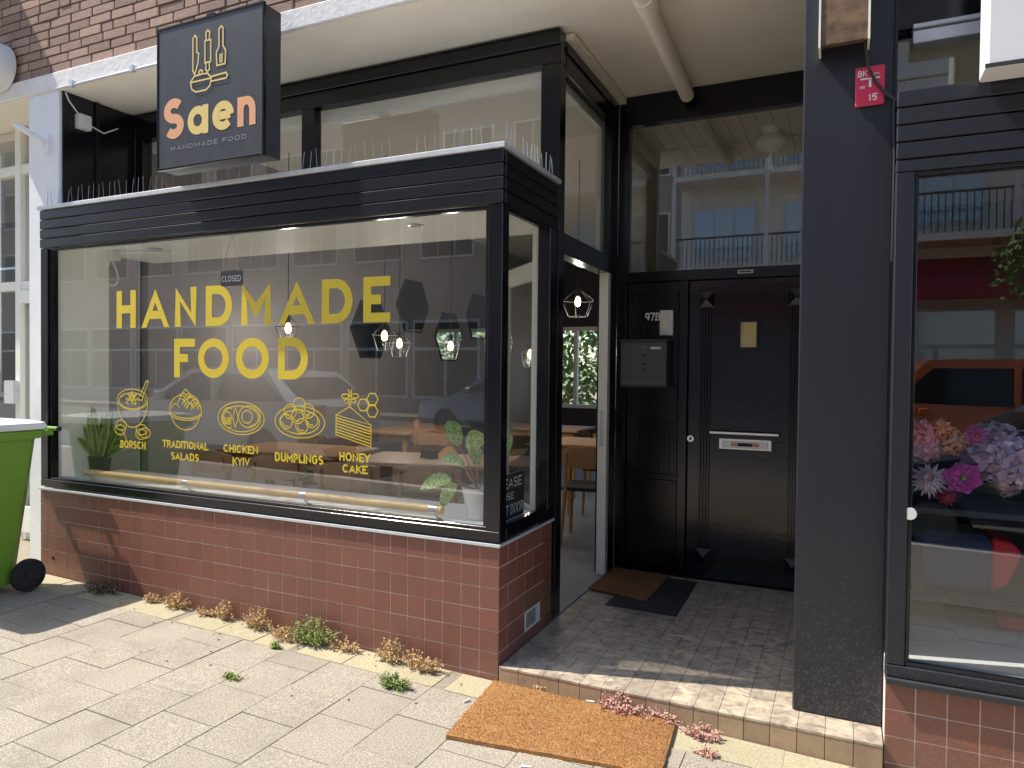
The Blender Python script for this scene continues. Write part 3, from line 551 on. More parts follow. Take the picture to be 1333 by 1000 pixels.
I([(ox-.115, oz+.05), (ox-.115, oz+.23), (ox-.1, oz+.245), (ox-.085, oz+.23), (ox-.085, oz+.15), (ox-.07, oz+.14), (ox-.075, oz+.09), (ox-.1, oz+.03), (ox-.115, oz+.05)],
  [(ox-.022, oz+.08), (ox-.022, oz+.2), (ox+.022, oz+.2), (ox+.022, oz+.08), (ox-.022, oz+.08)], [(ox-.012, oz+.2), (ox-.014, oz+.245), (ox, oz+.255), (ox+.014, oz+.245), (ox+.012, oz+.2)], [(ox-.012, oz+.08), (ox-.014, oz+.04), (ox, oz+.03), (ox+.014, oz+.04), (ox+.012, oz+.08)],
  [(ox+.085, oz+.15), (ox+.085, oz+.245), (ox+.1, oz+.258), (ox+.115, oz+.245), (ox+.115, oz+.15), (ox+.135, oz+.12), (ox+.13, oz+.05), (ox+.07, oz+.05), (ox+.065, oz+.12), (ox+.085, oz+.15)], [(ox+.093, oz+.06), (ox+.093, oz+.11)], [(ox+.108, oz+.06), (ox+.108, oz+.11)],
  [(ox-.13, oz-.01), (ox-.12, oz-.05), (ox-.09, oz-.07), (ox-.01, oz-.07), (ox+.02, oz-.05), (ox+.03, oz-.01), (ox+.0, oz+.02), (ox-.1, oz+.02), (ox-.13, oz-.01)], [(ox-.13, oz-.012), (ox+.03, oz-.012)], [(ox+.03, oz-.03), (ox+.14, oz-.03), (ox+.15, oz-.015), (ox+.14, oz+.0), (ox+.03, oz-.004)], ell(ox-.05, oz+.032, .014, .012, 10))
ic.build('kitchen_tools_drawing', 'sign_gold', sg)
# red hydrant plate
hp = thing('hydrant_plate', 'red hydrant marker plate BK 15 on the navy pillar', 'plate', (1.53, .14, 2.6)); MB().box(1.476, 1.58, .138, .146, 2.517, 2.672).build('plate', 'red_plate', hp, bevel=.004)
m = MB(); pf = vinyl(.1374); lay(m, 'BK', 1.485, 1.518, 2.632, 2.656, .16, pf); lay(m, '15', 1.523, 1.553, 2.535, 2.562, .16, pf); lay(m, '3877', 1.53, 1.56, 2.632, 2.642, .15, pf); lay(m, '180', 1.49, 1.51, 2.585, 2.596, .15, pf)
ribbon(m, [(1.493, 2.622), (1.563, 2.622)], .006, pf, 3); ribbon(m, [(1.528, 2.618), (1.528, 2.588)], .009, pf, 4); m.build('lettering', 'white_print', hp)
pb = thing('pillar_light_box', 'rusty underside of a metal box fixed on the navy pillar', 'light box', (1.43, .1, 2.8)); MB().prism([(.149, 2.772), (.149, 3.3), (.05, 3.3), (.05, 2.745)], 0, 1.35, 1.515).build('box', 'rust', pb); MB().box(1.342, 1.3495, .045, .149, 2.735, 3.3).box(1.5155, 1.523, .045, .149, 2.74, 3.3).build('edge', 'cream', pb)
m = MB().tube([(1.505, .10, 2.765), (1.52, .12, 2.66), (1.55, .135, 2.60), (1.585, .132, 2.55), (1.612, .128, 2.525), (1.617, .126, 2.3), (1.616, .126, 1.9)], .006, 6); tag(m.build('black_cable', 'cable', None, True), 'black cable running from rusty box down the pillar edge', 'cable')
ws = thing('white_light_box', 'corner of a white light box sign above the right shop window', 'sign', (2.2, -.1, 2.5)); MB().box(1.872, 2.9, -.15, .01, 2.50, 3.2).build('box', 'white_print', ws, bevel=.006); MB().box(1.866, 2.9, -.155, -.148, 2.494, 2.506).build('edge', 'slate', ws)
rsn = thing('round_sign', 'round white and red sign on the brick wall at left edge', 'sign', (-4.2, .05, 3.55)); MB().lathe([(0, .02), (.155, .02), (.165, .04), (.165, .13), (0, .13)], (-4.09, 0, 3.60), 32, ax=1).build('disc', 'plastic_white', rsn, True); MB().lathe([(.10, .0195), (.145, .0195), (.145, .016), (.10, .016)], (-4.09, 0, 3.60), 32, ax=1).build('red_ring', 'red_plate', rsn); MB().box(-4.17, -4.12, .13, .165, 3.55, 3.67).build('bracket', 'slate', rsn)
bs = thing('added_shade_panel', 'plain dark panel added out of view to shade the bay fascia and lintel', 'sign', (-4.65, -.1, 4)); MB().prism([(.165, 4.1), (-.40, 4.1), (-.40, 4.72), (-.13, 5.02), (.165, 5.02)], 0, -4.68, -4.58).build('panel', 'sign_black', bs)  # added unseen panel, outline shaped to cast shade on fascia and lintel
fp = thing('flagpole_holder', 'white angled flagpole socket on the white pilaster', 'bracket', (-3.65, .12, 3.0)); MB().tube([(-3.62, .14, 3.02), (-3.70, -.02, 3.11)], .022, 12).build('socket', 'white_paint', fp, True); MB().box(-3.66, -3.58, .135, .152, 2.95, 3.07).build('plate', 'white_paint', fp)
jb = thing('junction_box', 'small white junction box with cable on the black return', 'junction box', (-3.46, .3, 3.2)); MB().box(-3.466, -3.41, .25, .34, 3.13, 3.23).build('box', 'plastic_white', jb, bevel=.004); MB().tube([(-3.44, .26, 3.23), (-3.45, .2, 3.30), (-3.44, .17, 3.345)], .005, 6).tube([(-3.43, .34, 3.17), (-3.44, .45, 3.15), (-3.44, .56, 3.22)], .005, 6).build('wire', 'plastic_white', jb)
cr = thing('conduit_rail', 'thin grey conduit along the lintel edge left of the sign', 'conduit', (-2.8, .13, 3.36)); MB().tube([(-3.47, .128, 3.36), (-2.1, .128, 3.36)], .009, 8).build('conduit', 'zinc', cr); MB().box(-3.32, -3.29, .115, .1398, 3.347, 3.39).box(-2.72, -2.69, .115, .1398, 3.347, 3.39).build('clip', 'zinc', cr)
for nm, lab, pts in (('bird_spike_strip', 'row of thin metal bird spikes along the front ledge', [(-3.40+.052*i, .02) for i in range(65)]), ('bird_spike_strip', 'short row of metal bird spikes along the side ledge', [(-.012, .05+.05*i) for i in range(13)])):
    t = thing(nm, lab, 'bird spikes', (pts[0][0], pts[0][1], 2.525)); m = MB()
    for x, y in pts:
        if random.random() < .93: m.tube([(x, y, 2.52), (x+random.uniform(-.006, .006), y+random.choice((-.01, .0, .01)), 2.525+random.uniform(.09, .112))], .0014, 4)
    o = m.build('spikes', 'steel', t); o['kind'] = 'stuff'
    a, b = pts[0], pts[-1]; MB().box(a[0], b[0]+.006, a[1]-.006, b[1]+.006, 2.5255, 2.529).build('base_strip', 'plastic_white', t)

# ------------------------------------------------------------------ things behind the bay glass
rl = thing('wooden_rail', 'varnished round wooden rail with steel brackets behind the bay glass', 'rail', (-1.7, .12, .7)); MB().tube([(-3.17, .12, .748), (-.38, .12, .748)], .0225, 14).build('pole', 'rail_wood', rl, True)
for x in (-3.12, -2.2, -1.28, -.43): MB().tube([(x-.022, .12, .748), (x+.022, .12, .748)], .024, 14).tube([(x, .12, .725), (x+.02, .135, .70), (x+.03, .15, .697)], .005, 6).build('bracket', 'steel', rl, True)
def leafmesh(m, base, tip, wd, bend, n=6, face=(.5, -.8, .2)):
    base = Vector(base); tip = Vector(tip); d = tip-base; s = d.cross(Vector(face)); s = s.normalized() if s.length > .001 else Vector((1, 0, 0)); P = []
    for i in range(n+1):
        t = i/n; c = base+d*t+Vector((0, 0, bend*sin(pi*t))); q = wd*(sin(pi*min(1, t*.93+.07))**.7)/2; P.append((c-s*q, c, c+s*q))
    for a, b in zip(P, P[1:]): m.quad(a[0], a[1], b[1], b[0]); m.quad(a[1], a[2], b[2], b[1])
sp = thing('snake_plant', 'striped snake plant in black pot behind the left bay glass', 'plant', (-3.27, .3, .697)); MB().lathe([(0, .698), (.06, .698), (.075, .83), (.07, .835), (.065, .81), (0, .81)], (-3.27, .3, 0), 18).build('pot', 'pot_black', sp, True)
rnd = random.Random(9)
for i in range(24):
    a = rnd.uniform(0, 6.28); R = rnd.uniform(.05, .33); h = 1.30-R*1.1-rnd.uniform(0, .12); b0 = (-3.27+cos(a)*.03, .3+sin(a)*.03, .8); t0 = (max(-3.385, -3.27+cos(a)*R), max(.1, .3+sin(a)*R*.6), h)
    m = MB(); fc = (rnd.uniform(-.1, .9), -.8, rnd.uniform(-.2, .4)); leafmesh(m, b0, t0, .055, .03, face=fc); l = m.build('leaf', 'leaf_edge', sp, True); m = MB(); leafmesh(m, (b0[0], b0[1]-.002, b0[2]), (t0[0], t0[1]-.003, t0[2]), .036, .031, face=fc); m.build('leaf_centre', 'leaf_stripe', l, True)
ca = thing('calathea_plant', 'broad leaved green plant in white pot behind right bay glass', 'plant', (-.24, .24, .697)); MB().lathe([(0, .698), (.055, .698), (.085, .86), (.08, .862), (.07, .84), (0, .84)], (-.24, .24, 0), 20).build('pot', 'pot_white', ca, True)
for (x, y, z), wd, dr_, mt in (((-.36, .2, 1.12), .11, (-.05, 0, .09), 'calathea'), ((-.23, .17, 1.09), .12, (.07, 0, .06), 'calathea'), ((-.36, .16, 1.02), .08, (-.09, 0, -.01), 'calathea_dry'), ((-.32, .14, .99), .07, (-.1, 0, .02), 'calathea'), ((-.42, .15, .88), .1, (-.14, 0, -.05), 'calathea'), ((-.34, .12, .84), .09, (-.06, 0, -.1), 'calathea'), ((-.13, .3, 1.05), .1, (.03, .05, .1), 'calathea'), ((-.14, .2, .95), .07, (.03, 0, .06), 'calathea_dry'), ((-.3, .32, 1.0), .1, (-.06, .1, .06), 'calathea')):
    b = Vector((x, y, z)); d = Vector(dr_); m = MB(); leafmesh(m, b-d*.5, b+d*.85, wd*.8, .02, face=(rnd.uniform(.2, .8), -.8, rnd.uniform(.1, .6))); l = m.build('leaf', mt, ca, True); MB().tube([(-.24, .24, .84), ((-.24+x)/2, (.24+y)/2, (.84+z)/2+.03), tuple(b-d*.5)], .0035, 5).build('stem', 'weed_pink', l)
bo = thing('door_notice', 'black notice board PLEASE USE FRONT DOOR at the bay side glass', 'notice', (-.09, .27, .697)); MB().box(-.1, -.085, .09, .47, .70, .93).build('board', 'slate', bo)
m = MB(); nf = lambda a, b, k: (-.0845+k*.0004, a, b); lay(m, 'PLEASE', .12, .44, .86, .91, .14, nf); lay(m, 'USE', .22, .34, .80, .835, .14, nf); lay(m, 'FRONT DOOR', .10, .46, .72, .775, .14, nf); m.build('lettering', 'white_print', bo)
cs = thing('closed_sign', 'small dark CLOSED sign hanging on a string behind the bay glass', 'sign', (-1.79, .09, 1.95)); MB().box(-1.885, -1.715, .085, .092, 1.94, 2.03).build('board', 'slate', cs); m = MB(); lay(m, 'CLOSED', -1.875, -1.725, 1.965, 2.0, .14, vinyl(.0842)); m.build('lettering', 'white_print', cs); MB().tube([(-1.87, .089, 2.03), (-1.80, .089, 2.255), (-1.73, .089, 2.03)], .0015, 4).build('string', 'coir', cs)
wu = thing('white_wall_unit', 'white plastic connector with looped cable in bay top left', 'connector', (-3.1, .3, 2.2)); MB().box(-3.16, -3.09, .27, .33, 2.19, 2.261).build('box', 'plastic_white', wu, bevel=.004); MB().tube([(-3.14+.06*sin(t*.5)-.0, .3, 2.19-.17*sin(t*pi/12)) for t in range(0, 13)], .006, 6).tube([(-3.09, .3, 2.245), (-2.75, .45, 2.25)], .008, 6).build('cable_loop', 'plastic_white', wu)
# hexagonal mirrors along the cafe wall
for (y, z), lab in (((3.64, 1.908), 'nearest hexagonal mirror on the cafe wall, lower row'), ((4.51, 2.245), 'second hexagonal mirror on cafe wall, upper row'), ((5.40, 1.906), 'third hexagonal mirror on cafe wall, lower row'), ((6.25, 2.245), 'fourth hexagonal mirror on cafe wall, upper row'), ((7.1, 1.906), 'farthest hexagonal mirror on cafe wall')):
    h = thing('hexagonal_mirror', lab, 'mirror', (-3.41, y, z), group='hexagonal mirrors on the cafe wall')
    hx = [(y+.372*cos(i*pi/3), z+.372*sin(i*pi/3)) for i in range(6)]; hi = [(y+.35*cos(i*pi/3), z+.35*sin(i*pi/3)) for i in range(6)]
    m = MB().prism(hx, 0, -3.419, -3.405); m.build('frame', 'slate', h); MB().prism(hi, 0, -3.4048, -3.402).build('mirror_glass', 'mirror', h)
# pendant lamps
def pendant(x, y, z, r, kind, lab):
    p = thing('pendant_lamp', lab, 'lamp', (x, y, z), group='pendant lamps in the cafe'); MB().tube([(x, y, 3.33), (x, y, z+.11)], .004, 5).build('cord', 'cable', p); MB().lathe([(0, .12), (.022, .12), (.022, .06), (0, .06)], (x, y, z), 12).build('socket', 'slate', p)
    bl = MB().lathe([(.004, .06), (.02, .045), (.03, .01), (.024, -.02), (.0, -.033)], (x, y, z), 14).build('bulb', BULB, p, True)
    c = MB(); n = 6; A = [(x+r*cos(2*pi*i/n), y+r*sin(2*pi*i/n)) for i in range(n)]
    for i in range(n):
        a = A[i]; b = A[(i+1) % n]; a2 = (x+(a[0]-x)*.6, y+(a[1]-y)*.6); b2 = (x+(b[0]-x)*.6, y+(b[1]-y)*.6)
        c.tube([(x+(a[0]-x)*.2, y+(a[1]-y)*.2, z+.11), (*a, z+.02), (*a2, z-.12)], .003, 4).tube([(*a, z+.02), (*b, z+.02)], .003, 4).tube([(*a2, z-.12), (*b2, z-.12)], .003, 4)
    c.build('cage', 'slate', p)
    li = bpy.data.lights.new('pendant_glow', 'POINT'); li.energy = 3.5; li.color = (1, .92, .82); li.shadow_soft_size = .04; lo = bpy.data.objects.new('pendant_glow', li); COL.objects.link(lo); lo.location = (x, y, z-.06)
for a in (( -2.94, 1.8, 1.80, .11, 0, 'wire cage pendant lamp beside the word FOOD'), (-2.21, 2.2, 1.745, .12, 0, 'wire cage pendant lamp left of the pair near the mirrors'), (-2.39, 2.7, 1.70, .12, 0, 'wire cage pendant lamp right of the pair near the mirrors'), (-2.0, 3.0, 1.683, .1, 0, 'pendant lamp in front of the third mirror'), (-1.42, 3.6, 1.62, .1, 0, 'pendant lamp seen through the side glass'), (-.70, 3.0, 2.07, .15, 1, 'hexagonal cage pendant lamp seen through the open shop door')): pendant(*a)
# cafe furniture
def chair(label, loc, rot):
    c = thing('wooden_chair', label, 'chair', loc, rot, 'oak chairs in the cafe', local=True)
    MB().box(-.21, .21, -.2, .22, .43, .46).build('seat', 'dark_cushion', c, bevel=.008)
    bk = []
    for t in (-1, -.5, 0, .5, 1):
        zc = .70; hh = .085*(1-.35*abs(t)**3); x = .23*t; y = -.23+.05*(t*t); bk.append([(x, y, zc-hh), (x, y+.014, zc-hh), (x, y+.014, zc+hh), (x, y, zc+hh)])
    MB().loft(bk).build('backrest', 'oak', c, True)
    for sx in (-1, 1):
        MB().tube([(.19*sx, .19, .43), (.2*sx, .21, 0)], [.019, .013], 8).build('leg', 'oak', c, True); MB().tube([(.17*sx, -.215, .74), (.175*sx, -.19, .45), (.2*sx, -.24, 0)], [.012, .019, .013], 8).build('leg', 'oak', c, True)
    return c
def table(label, loc, rot, L=1.1, W=.65):
    t = thing('wooden_table', label, 'table', loc, rot, 'oak tables in the cafe', local=True); MB().box(-L/2, L/2, -W/2, W/2, .72, .75).build('tabletop', 'oak', t, bevel=.006); MB().box(-L/2+.06, L/2-.06, -W/2+.05, W/2-.05, .66, .72).build('apron', 'oak', t)
    for sx in (-1, 1):
        for sy in (-1, 1): MB().tube([(sx*(L/2-.07), sy*(W/2-.07), .66), (sx*(L/2-.05), sy*(W/2-.05), 0)], [.03, .02], 8).build('leg', 'oak', t, True)
    return t
FZ = .07
c0 = chair('oak chair with its back to the window, beside the calathea', (-1.0, 1.07, FZ), radians(14))
cl_ = [(-1.52, .92, 14, 'oak chair with back to the window below the cake drawing'), (-1.50, 1.75, 190, 'oak chair on far side of the table behind the cake drawing'), (-2.45, 1.85, 200, 'oak chair behind the dumpling drawing'), (-2.15, .98, 10, 'oak chair with back to the window under the dumpling caption'), (-2.75, 1.0, -8, 'oak chair with back to the window under the salad caption'), (-2.9, 1.9, 170, 'oak chair on the far side of the leftmost table'), (-.42, 2.58, 10, 'oak chair visible through the open shop door'), (-.62, 3.75, 180, 'oak chair beyond the table behind the shop door'), (-2.4, 3.4, 20, 'oak chair in the middle of the cafe by the mirrors')]
for x, y, a, lab in cl_: dup(c0, (x, y, FZ), radians(a), lab)
table('oak table behind the cake drawing holding a black card', (-1.2, 1.42, FZ), radians(12)); table('oak table behind the dumpling drawing', (-2.5, 1.45, FZ), radians(4)); table('oak table beyond the open shop door', (-.55, 3.2, FZ), 0, .9, .7); table('oak table by the wall under the mirrors', (-2.85, 3.6, FZ), radians(90)); table('oak table deep in the cafe', (-1.7, 4.6, FZ), 0)
tag(MB().prism([(1.40, .8205), (1.46, .8205), (1.43, .87)], 0, -1.33, -1.2).build('menu_card', 'slate'), 'small black folded card on the oak table by the window', 'card')
for x, y in ((-2.7, 3.5), (-1.6, 4.6)): tag(MB().lathe([(0, 0), (.035, 0), (.035, .1), (.03, .1), (.03, .01), (0, .01)], (x, y, FZ+.751), 12).build('table_jar', 'oak'), 'wooden jar on the table under the mirrors' if x < -2 else 'wooden jar on the table deep in the cafe', 'jar')
hl = thing('hall_lamp', 'white glass ceiling lamp in the stair hall behind the transom', 'lamp', (.9, 2.8, 3.2)); MB().lathe([(0, 3.15), (.05, 3.155), (.1, 3.2), (.11, 3.25), (.06, 3.29), (.06, 3.34), (0, 3.34)], (.92, 2.8, 0), 20).build('shade', 'pot_white', hl, True); MB().lathe([(0, 3.02), (.02, 3.03), (.02, 3.1), (.01, 3.15)], (.92, 2.8, 0), 12).build('finial', 'pot_white', hl, True)

# ------------------------------------------------------------------ things on the pavement
def mat_obj(name, pts, z, th, mat, lab, cat='door mat', fuzz=0):
    m = MB(); n = 26; A, B, C_, D = [Vector(p) for p in pts]; g = {}
    for i in range(n+1):
        for j in range(n+1):
            p = (A*(1-i/n)+B*(i/n))*(1-j/n)+(D*(1-i/n)+C_*(i/n))*(j/n); e = .006 if (i in (0, n) or j in (0, n)) else 0
            g[i, j] = len(m.v); m.v.append((p.x+random.uniform(-1, 1)*fuzz, p.y+random.uniform(-1, 1)*fuzz, z(p.x)+th-e+random.uniform(-1, 1)*fuzz*.5))
    for i in range(n):
        for j in range(n): m.f.append((g[i, j], g[i+1, j], g[i+1, j+1], g[i, j+1]))
    edge = [g[i, 0] for i in range(n)]+[g[n, j] for j in range(n)]+[g[i, n] for i in range(n, 0, -1)]+[g[0, j] for j in range(n, 0, -1)]; k = len(m.v)
    for e in edge: x, y, zz = m.v[e]; m.v.append((x, y, z(x)+.0005))
    L = len(edge); m.f += [(edge[i], k+i, k+(i+1) % L, edge[(i+1) % L]) for i in range(L)]+[tuple(range(k, k+L))]
    o = m.build(name, mat, None, True); tag(o, lab, cat); return o
mat_obj('coir_mat', [(.045, -.565), (.875, -.43), (.84, -.012), (-.005, -.03)], lambda x: gz(x)+.001, .022, 'coir', 'bright orange coir mat on the pavement in front of step', fuzz=.0022)
mat_obj('rubber_mat', [(.185, 1.07), (.615, 1.055), (.60, 1.80), (.2, 1.81)], lambda x: .0675, .008, 'rubber', 'black rubber mat on the tiled entrance floor')
mat_obj('coir_mat', [(.005, 1.30), (.40, 1.215), (.415, 1.81), (.01, 1.83)], lambda x: .0765, .014, 'coir_old', 'worn dark brown coir mat lying over the rubber mat', fuzz=.002)
def pile(o, mat, n, h):
    me = o.data; rp = random.Random(4); m = MB(); P = [p for p in me.polygons if p.normal.z > .5 and len(p.vertices) == 4]
    for _ in range(n):
        q = [me.vertices[i].co for i in rp.choice(P).vertices]; a, b = rp.random(), rp.random(); c = (q[0]*(1-a)+q[1]*a)*(1-b)+(q[3]*(1-a)+q[2]*a)*b
        d = Vector((rp.gauss(0, .4), rp.gauss(0, .4), 1))*h*rp.uniform(.5, 1.2); t = rp.uniform(0, 3.14); e = Vector((cos(t), sin(t), 0))*.0009; m.quad(c-e, c+e, c+d)
    k = m.build('pile', mat, o); k['kind'] = 'stuff'
for o in [o for o in bpy.data.objects if o.name.startswith('coir_mat')]: pile(o, 'coir' if 'orange' in o['label'] else 'coir_old', 26000 if 'orange' in o['label'] else 8000, .0055)
bn = thing('wheelie_bin', 'green wheeled bin with pale lid at left edge of pavement', 'bin', (-3.39, -.5, gz(-3.39)), 0, local=True)
def rr_(x, y0, y1, z, c=.05): return [(-x+c, y0, z), (x-c, y0, z), (x, y0+c, z), (x, y1-c, z), (x-c, y1, z), (-x+c, y1, z), (-x, y1-c, z), (-x, y0+c, z)]
MB().loft([rr_(.215, -.25, .20, .05), rr_(.22, -.26, .235, .3), rr_(.262, -.345, .30, .93), rr_(.268, -.35, .31, .955)]).build('body', 'bin_green', bn, True)
MB().loft([rr_(.285, -.375, .335, .945), rr_(.29, -.38, .345, .965), rr_(.29, -.38, .345, .99), rr_(.28, -.37, .33, 1.0)]).build('rim', 'bin_green', bn, True)
MB().loft([rr_(.292, -.385, .355, 1.001), rr_(.296, -.39, .36, 1.012), rr_(.285, -.37, .35, 1.04), rr_(.2, -.27, .3, 1.055)]).build('lid', 'bin_lid', bn, True)
for sx in (-1, 1): MB().box(.2*sx-.018, .2*sx+.018, .34, .415, .95, .985).build('handle_bracket', 'bin_green', bn, bevel=.004)
MB().tube([(-.29, .40, .995), (.29, .40, .995)], .014, 10).build('handle', 'bin_green', bn, True); MB().tube([(.288, .40, .995), (.30, .40, .995)], .016, 10).build('handle_cap', 'tyre', bn, True)
for sx in (-1, 1):
    whl = MB().lathe([(.07, -.022), (.095, -.022), (.1, -.014), (.1, .014), (.095, .022), (.07, .022)], (.285*sx, .215, .1), 28, ax=0).build('wheel', 'tyre', bn, True); MB().lathe([(0, -.012), (.02, -.012), (.022, -.005), (.072, -.006), (.072, .006), (.022, .005), (.02, .012), (0, .012)], (.285*sx+.008*sx, .215, .1), 24, ax=0).build('rim', 'slate', whl, True)
    m = MB()
    for k in range(8): a = k*pi/4; m.tube([(.30*sx, .215+.02*cos(a), .1+.02*sin(a)), (.30*sx, .215+.072*cos(a), .1+.072*sin(a))], .006, 5)
    m.build('spokes', 'tyre', whl)
MB().tube([(-.28, .215, .1), (.28, .215, .1)], .012, 8).build('axle', 'steel', bn)
# weeds
def weed(name, label, c, n, h, spread, mats, group, rnd):
    t = thing(name, label, 'weed', c, 0, group, local=True); s = MB(); l = MB(); l2 = MB()
    for _ in range(n):
        a = rnd.uniform(0, 6.28); R = spread*rnd.random()**.6; bx = Vector((cos(a)*R*.4, -abs(sin(a))*R*.25, 0)); tp = Vector((cos(a)*R, -abs(sin(a))*R*.7+.01, h*rnd.uniform(.35, 1)*(1-.5*R/spread)))
        s.tube([bx, (bx+tp)/2+Vector((0, 0, .01)), tp], .0012, 3, False)
        for k in range(11):
            p = bx.lerp(tp, rnd.uniform(.35, 1.05))+Vector((rnd.gauss(0, .006), rnd.gauss(0, .006), rnd.gauss(0, .005))); d = Vector((rnd.gauss(0, 1), rnd.gauss(0, 1), rnd.gauss(0, .6))).normalized()*rnd.uniform(.003, .0075); e = d.orthogonal().normalized()*d.length*.6
            (l if rnd.random() < .7 else l2).quad(p-d, p+e, p+d, p-e)
    s.build('stems', mats[0], t); l.build('leaves', mats[1], t); l2.build('leaves', mats[2], t)
rnd = random.Random(21)
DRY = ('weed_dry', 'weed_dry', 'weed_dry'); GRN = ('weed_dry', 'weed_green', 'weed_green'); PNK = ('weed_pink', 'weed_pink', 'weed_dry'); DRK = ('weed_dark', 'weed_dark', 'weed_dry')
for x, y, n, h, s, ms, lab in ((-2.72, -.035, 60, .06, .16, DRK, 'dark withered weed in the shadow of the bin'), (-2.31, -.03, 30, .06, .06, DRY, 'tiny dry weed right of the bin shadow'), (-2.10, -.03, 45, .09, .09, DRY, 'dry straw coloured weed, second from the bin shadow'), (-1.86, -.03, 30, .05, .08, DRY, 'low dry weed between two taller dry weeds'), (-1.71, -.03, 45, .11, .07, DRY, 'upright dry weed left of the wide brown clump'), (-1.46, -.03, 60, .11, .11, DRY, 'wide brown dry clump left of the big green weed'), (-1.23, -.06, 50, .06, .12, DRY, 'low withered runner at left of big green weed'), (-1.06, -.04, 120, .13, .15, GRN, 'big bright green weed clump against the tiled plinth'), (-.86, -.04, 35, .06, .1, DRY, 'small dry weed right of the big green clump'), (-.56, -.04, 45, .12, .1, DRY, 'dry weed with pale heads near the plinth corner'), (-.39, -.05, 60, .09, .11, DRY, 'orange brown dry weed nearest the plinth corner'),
    (-.39, -.27, 90, .06, .085, GRN, 'small round green weed out on the pavers'), (-1.10, -.56, 26, .02, .06, GRN, 'flat green weed tuft in a paver joint'), (-1.18, -.2, 20, .03, .04, GRN, 'tiny green sprout below the big green clump'), (.60, -.02, 70, .09, .11, PNK, 'pink stonecrop growing at the step behind the mat'), (.78, -.02, 50, .05, .09, PNK, 'pink stonecrop trailing over the mat corner'), (.96, -.05, 50, .05, .08, PNK, 'pink stonecrop between mat and step at right'), (1.0, -.19, 30, .03, .05, PNK, 'small pink stonecrop in the paver joint at right'), (.22, -.012, 12, .05, .03, DRY, 'tiny dry sprout at the left end of step')):
    weed('weed', lab, (x, y, gz(x)-.002), int(n*1.2), h*1.25, s*1.15, ms, 'weeds along the shopfront', rnd)
lit = MB()
for i in range(60):
    x = rnd.uniform(-2.9, 1.1); y = -abs(rnd.gauss(.03, .25))-.02
    if -.05 < x < .9 and y > -.6: continue
    r = rnd.uniform(.004, .012); a = rnd.uniform(0, 6); z = gz(x)+.002; lit.quad((x-r*cos(a), y-r*sin(a), z), (x+.4*r*sin(a), y-.4*r*cos(a), z+.003), (x+r*cos(a), y+r*sin(a), z), (x-.4*r*sin(a), y+.4*r*cos(a), z+.002))
o = lit.build('leaf_litter', 'weed_dark'); o['kind'] = 'stuff'; o['label'] = 'dry leaf scraps scattered over the pavers'
for x, y, a, lab in ((.41, -.60, .3, 'cigarette end in front of the orange mat, right one'), (-.03, -.25, 1.2, 'cigarette end on the pavers left of the mat'), (.47, -.035, .2, 'cigarette end lying on the mat by the step')):
    d = Vector((cos(a), sin(a), 0))*.018; p = Vector((x, y, gz(x)+.006+(.02 if y > -.1 else 0))); tag(MB().tube([p-d, p+d], .004, 8).build('cigarette_end', 'white_print'), lab, 'litter')

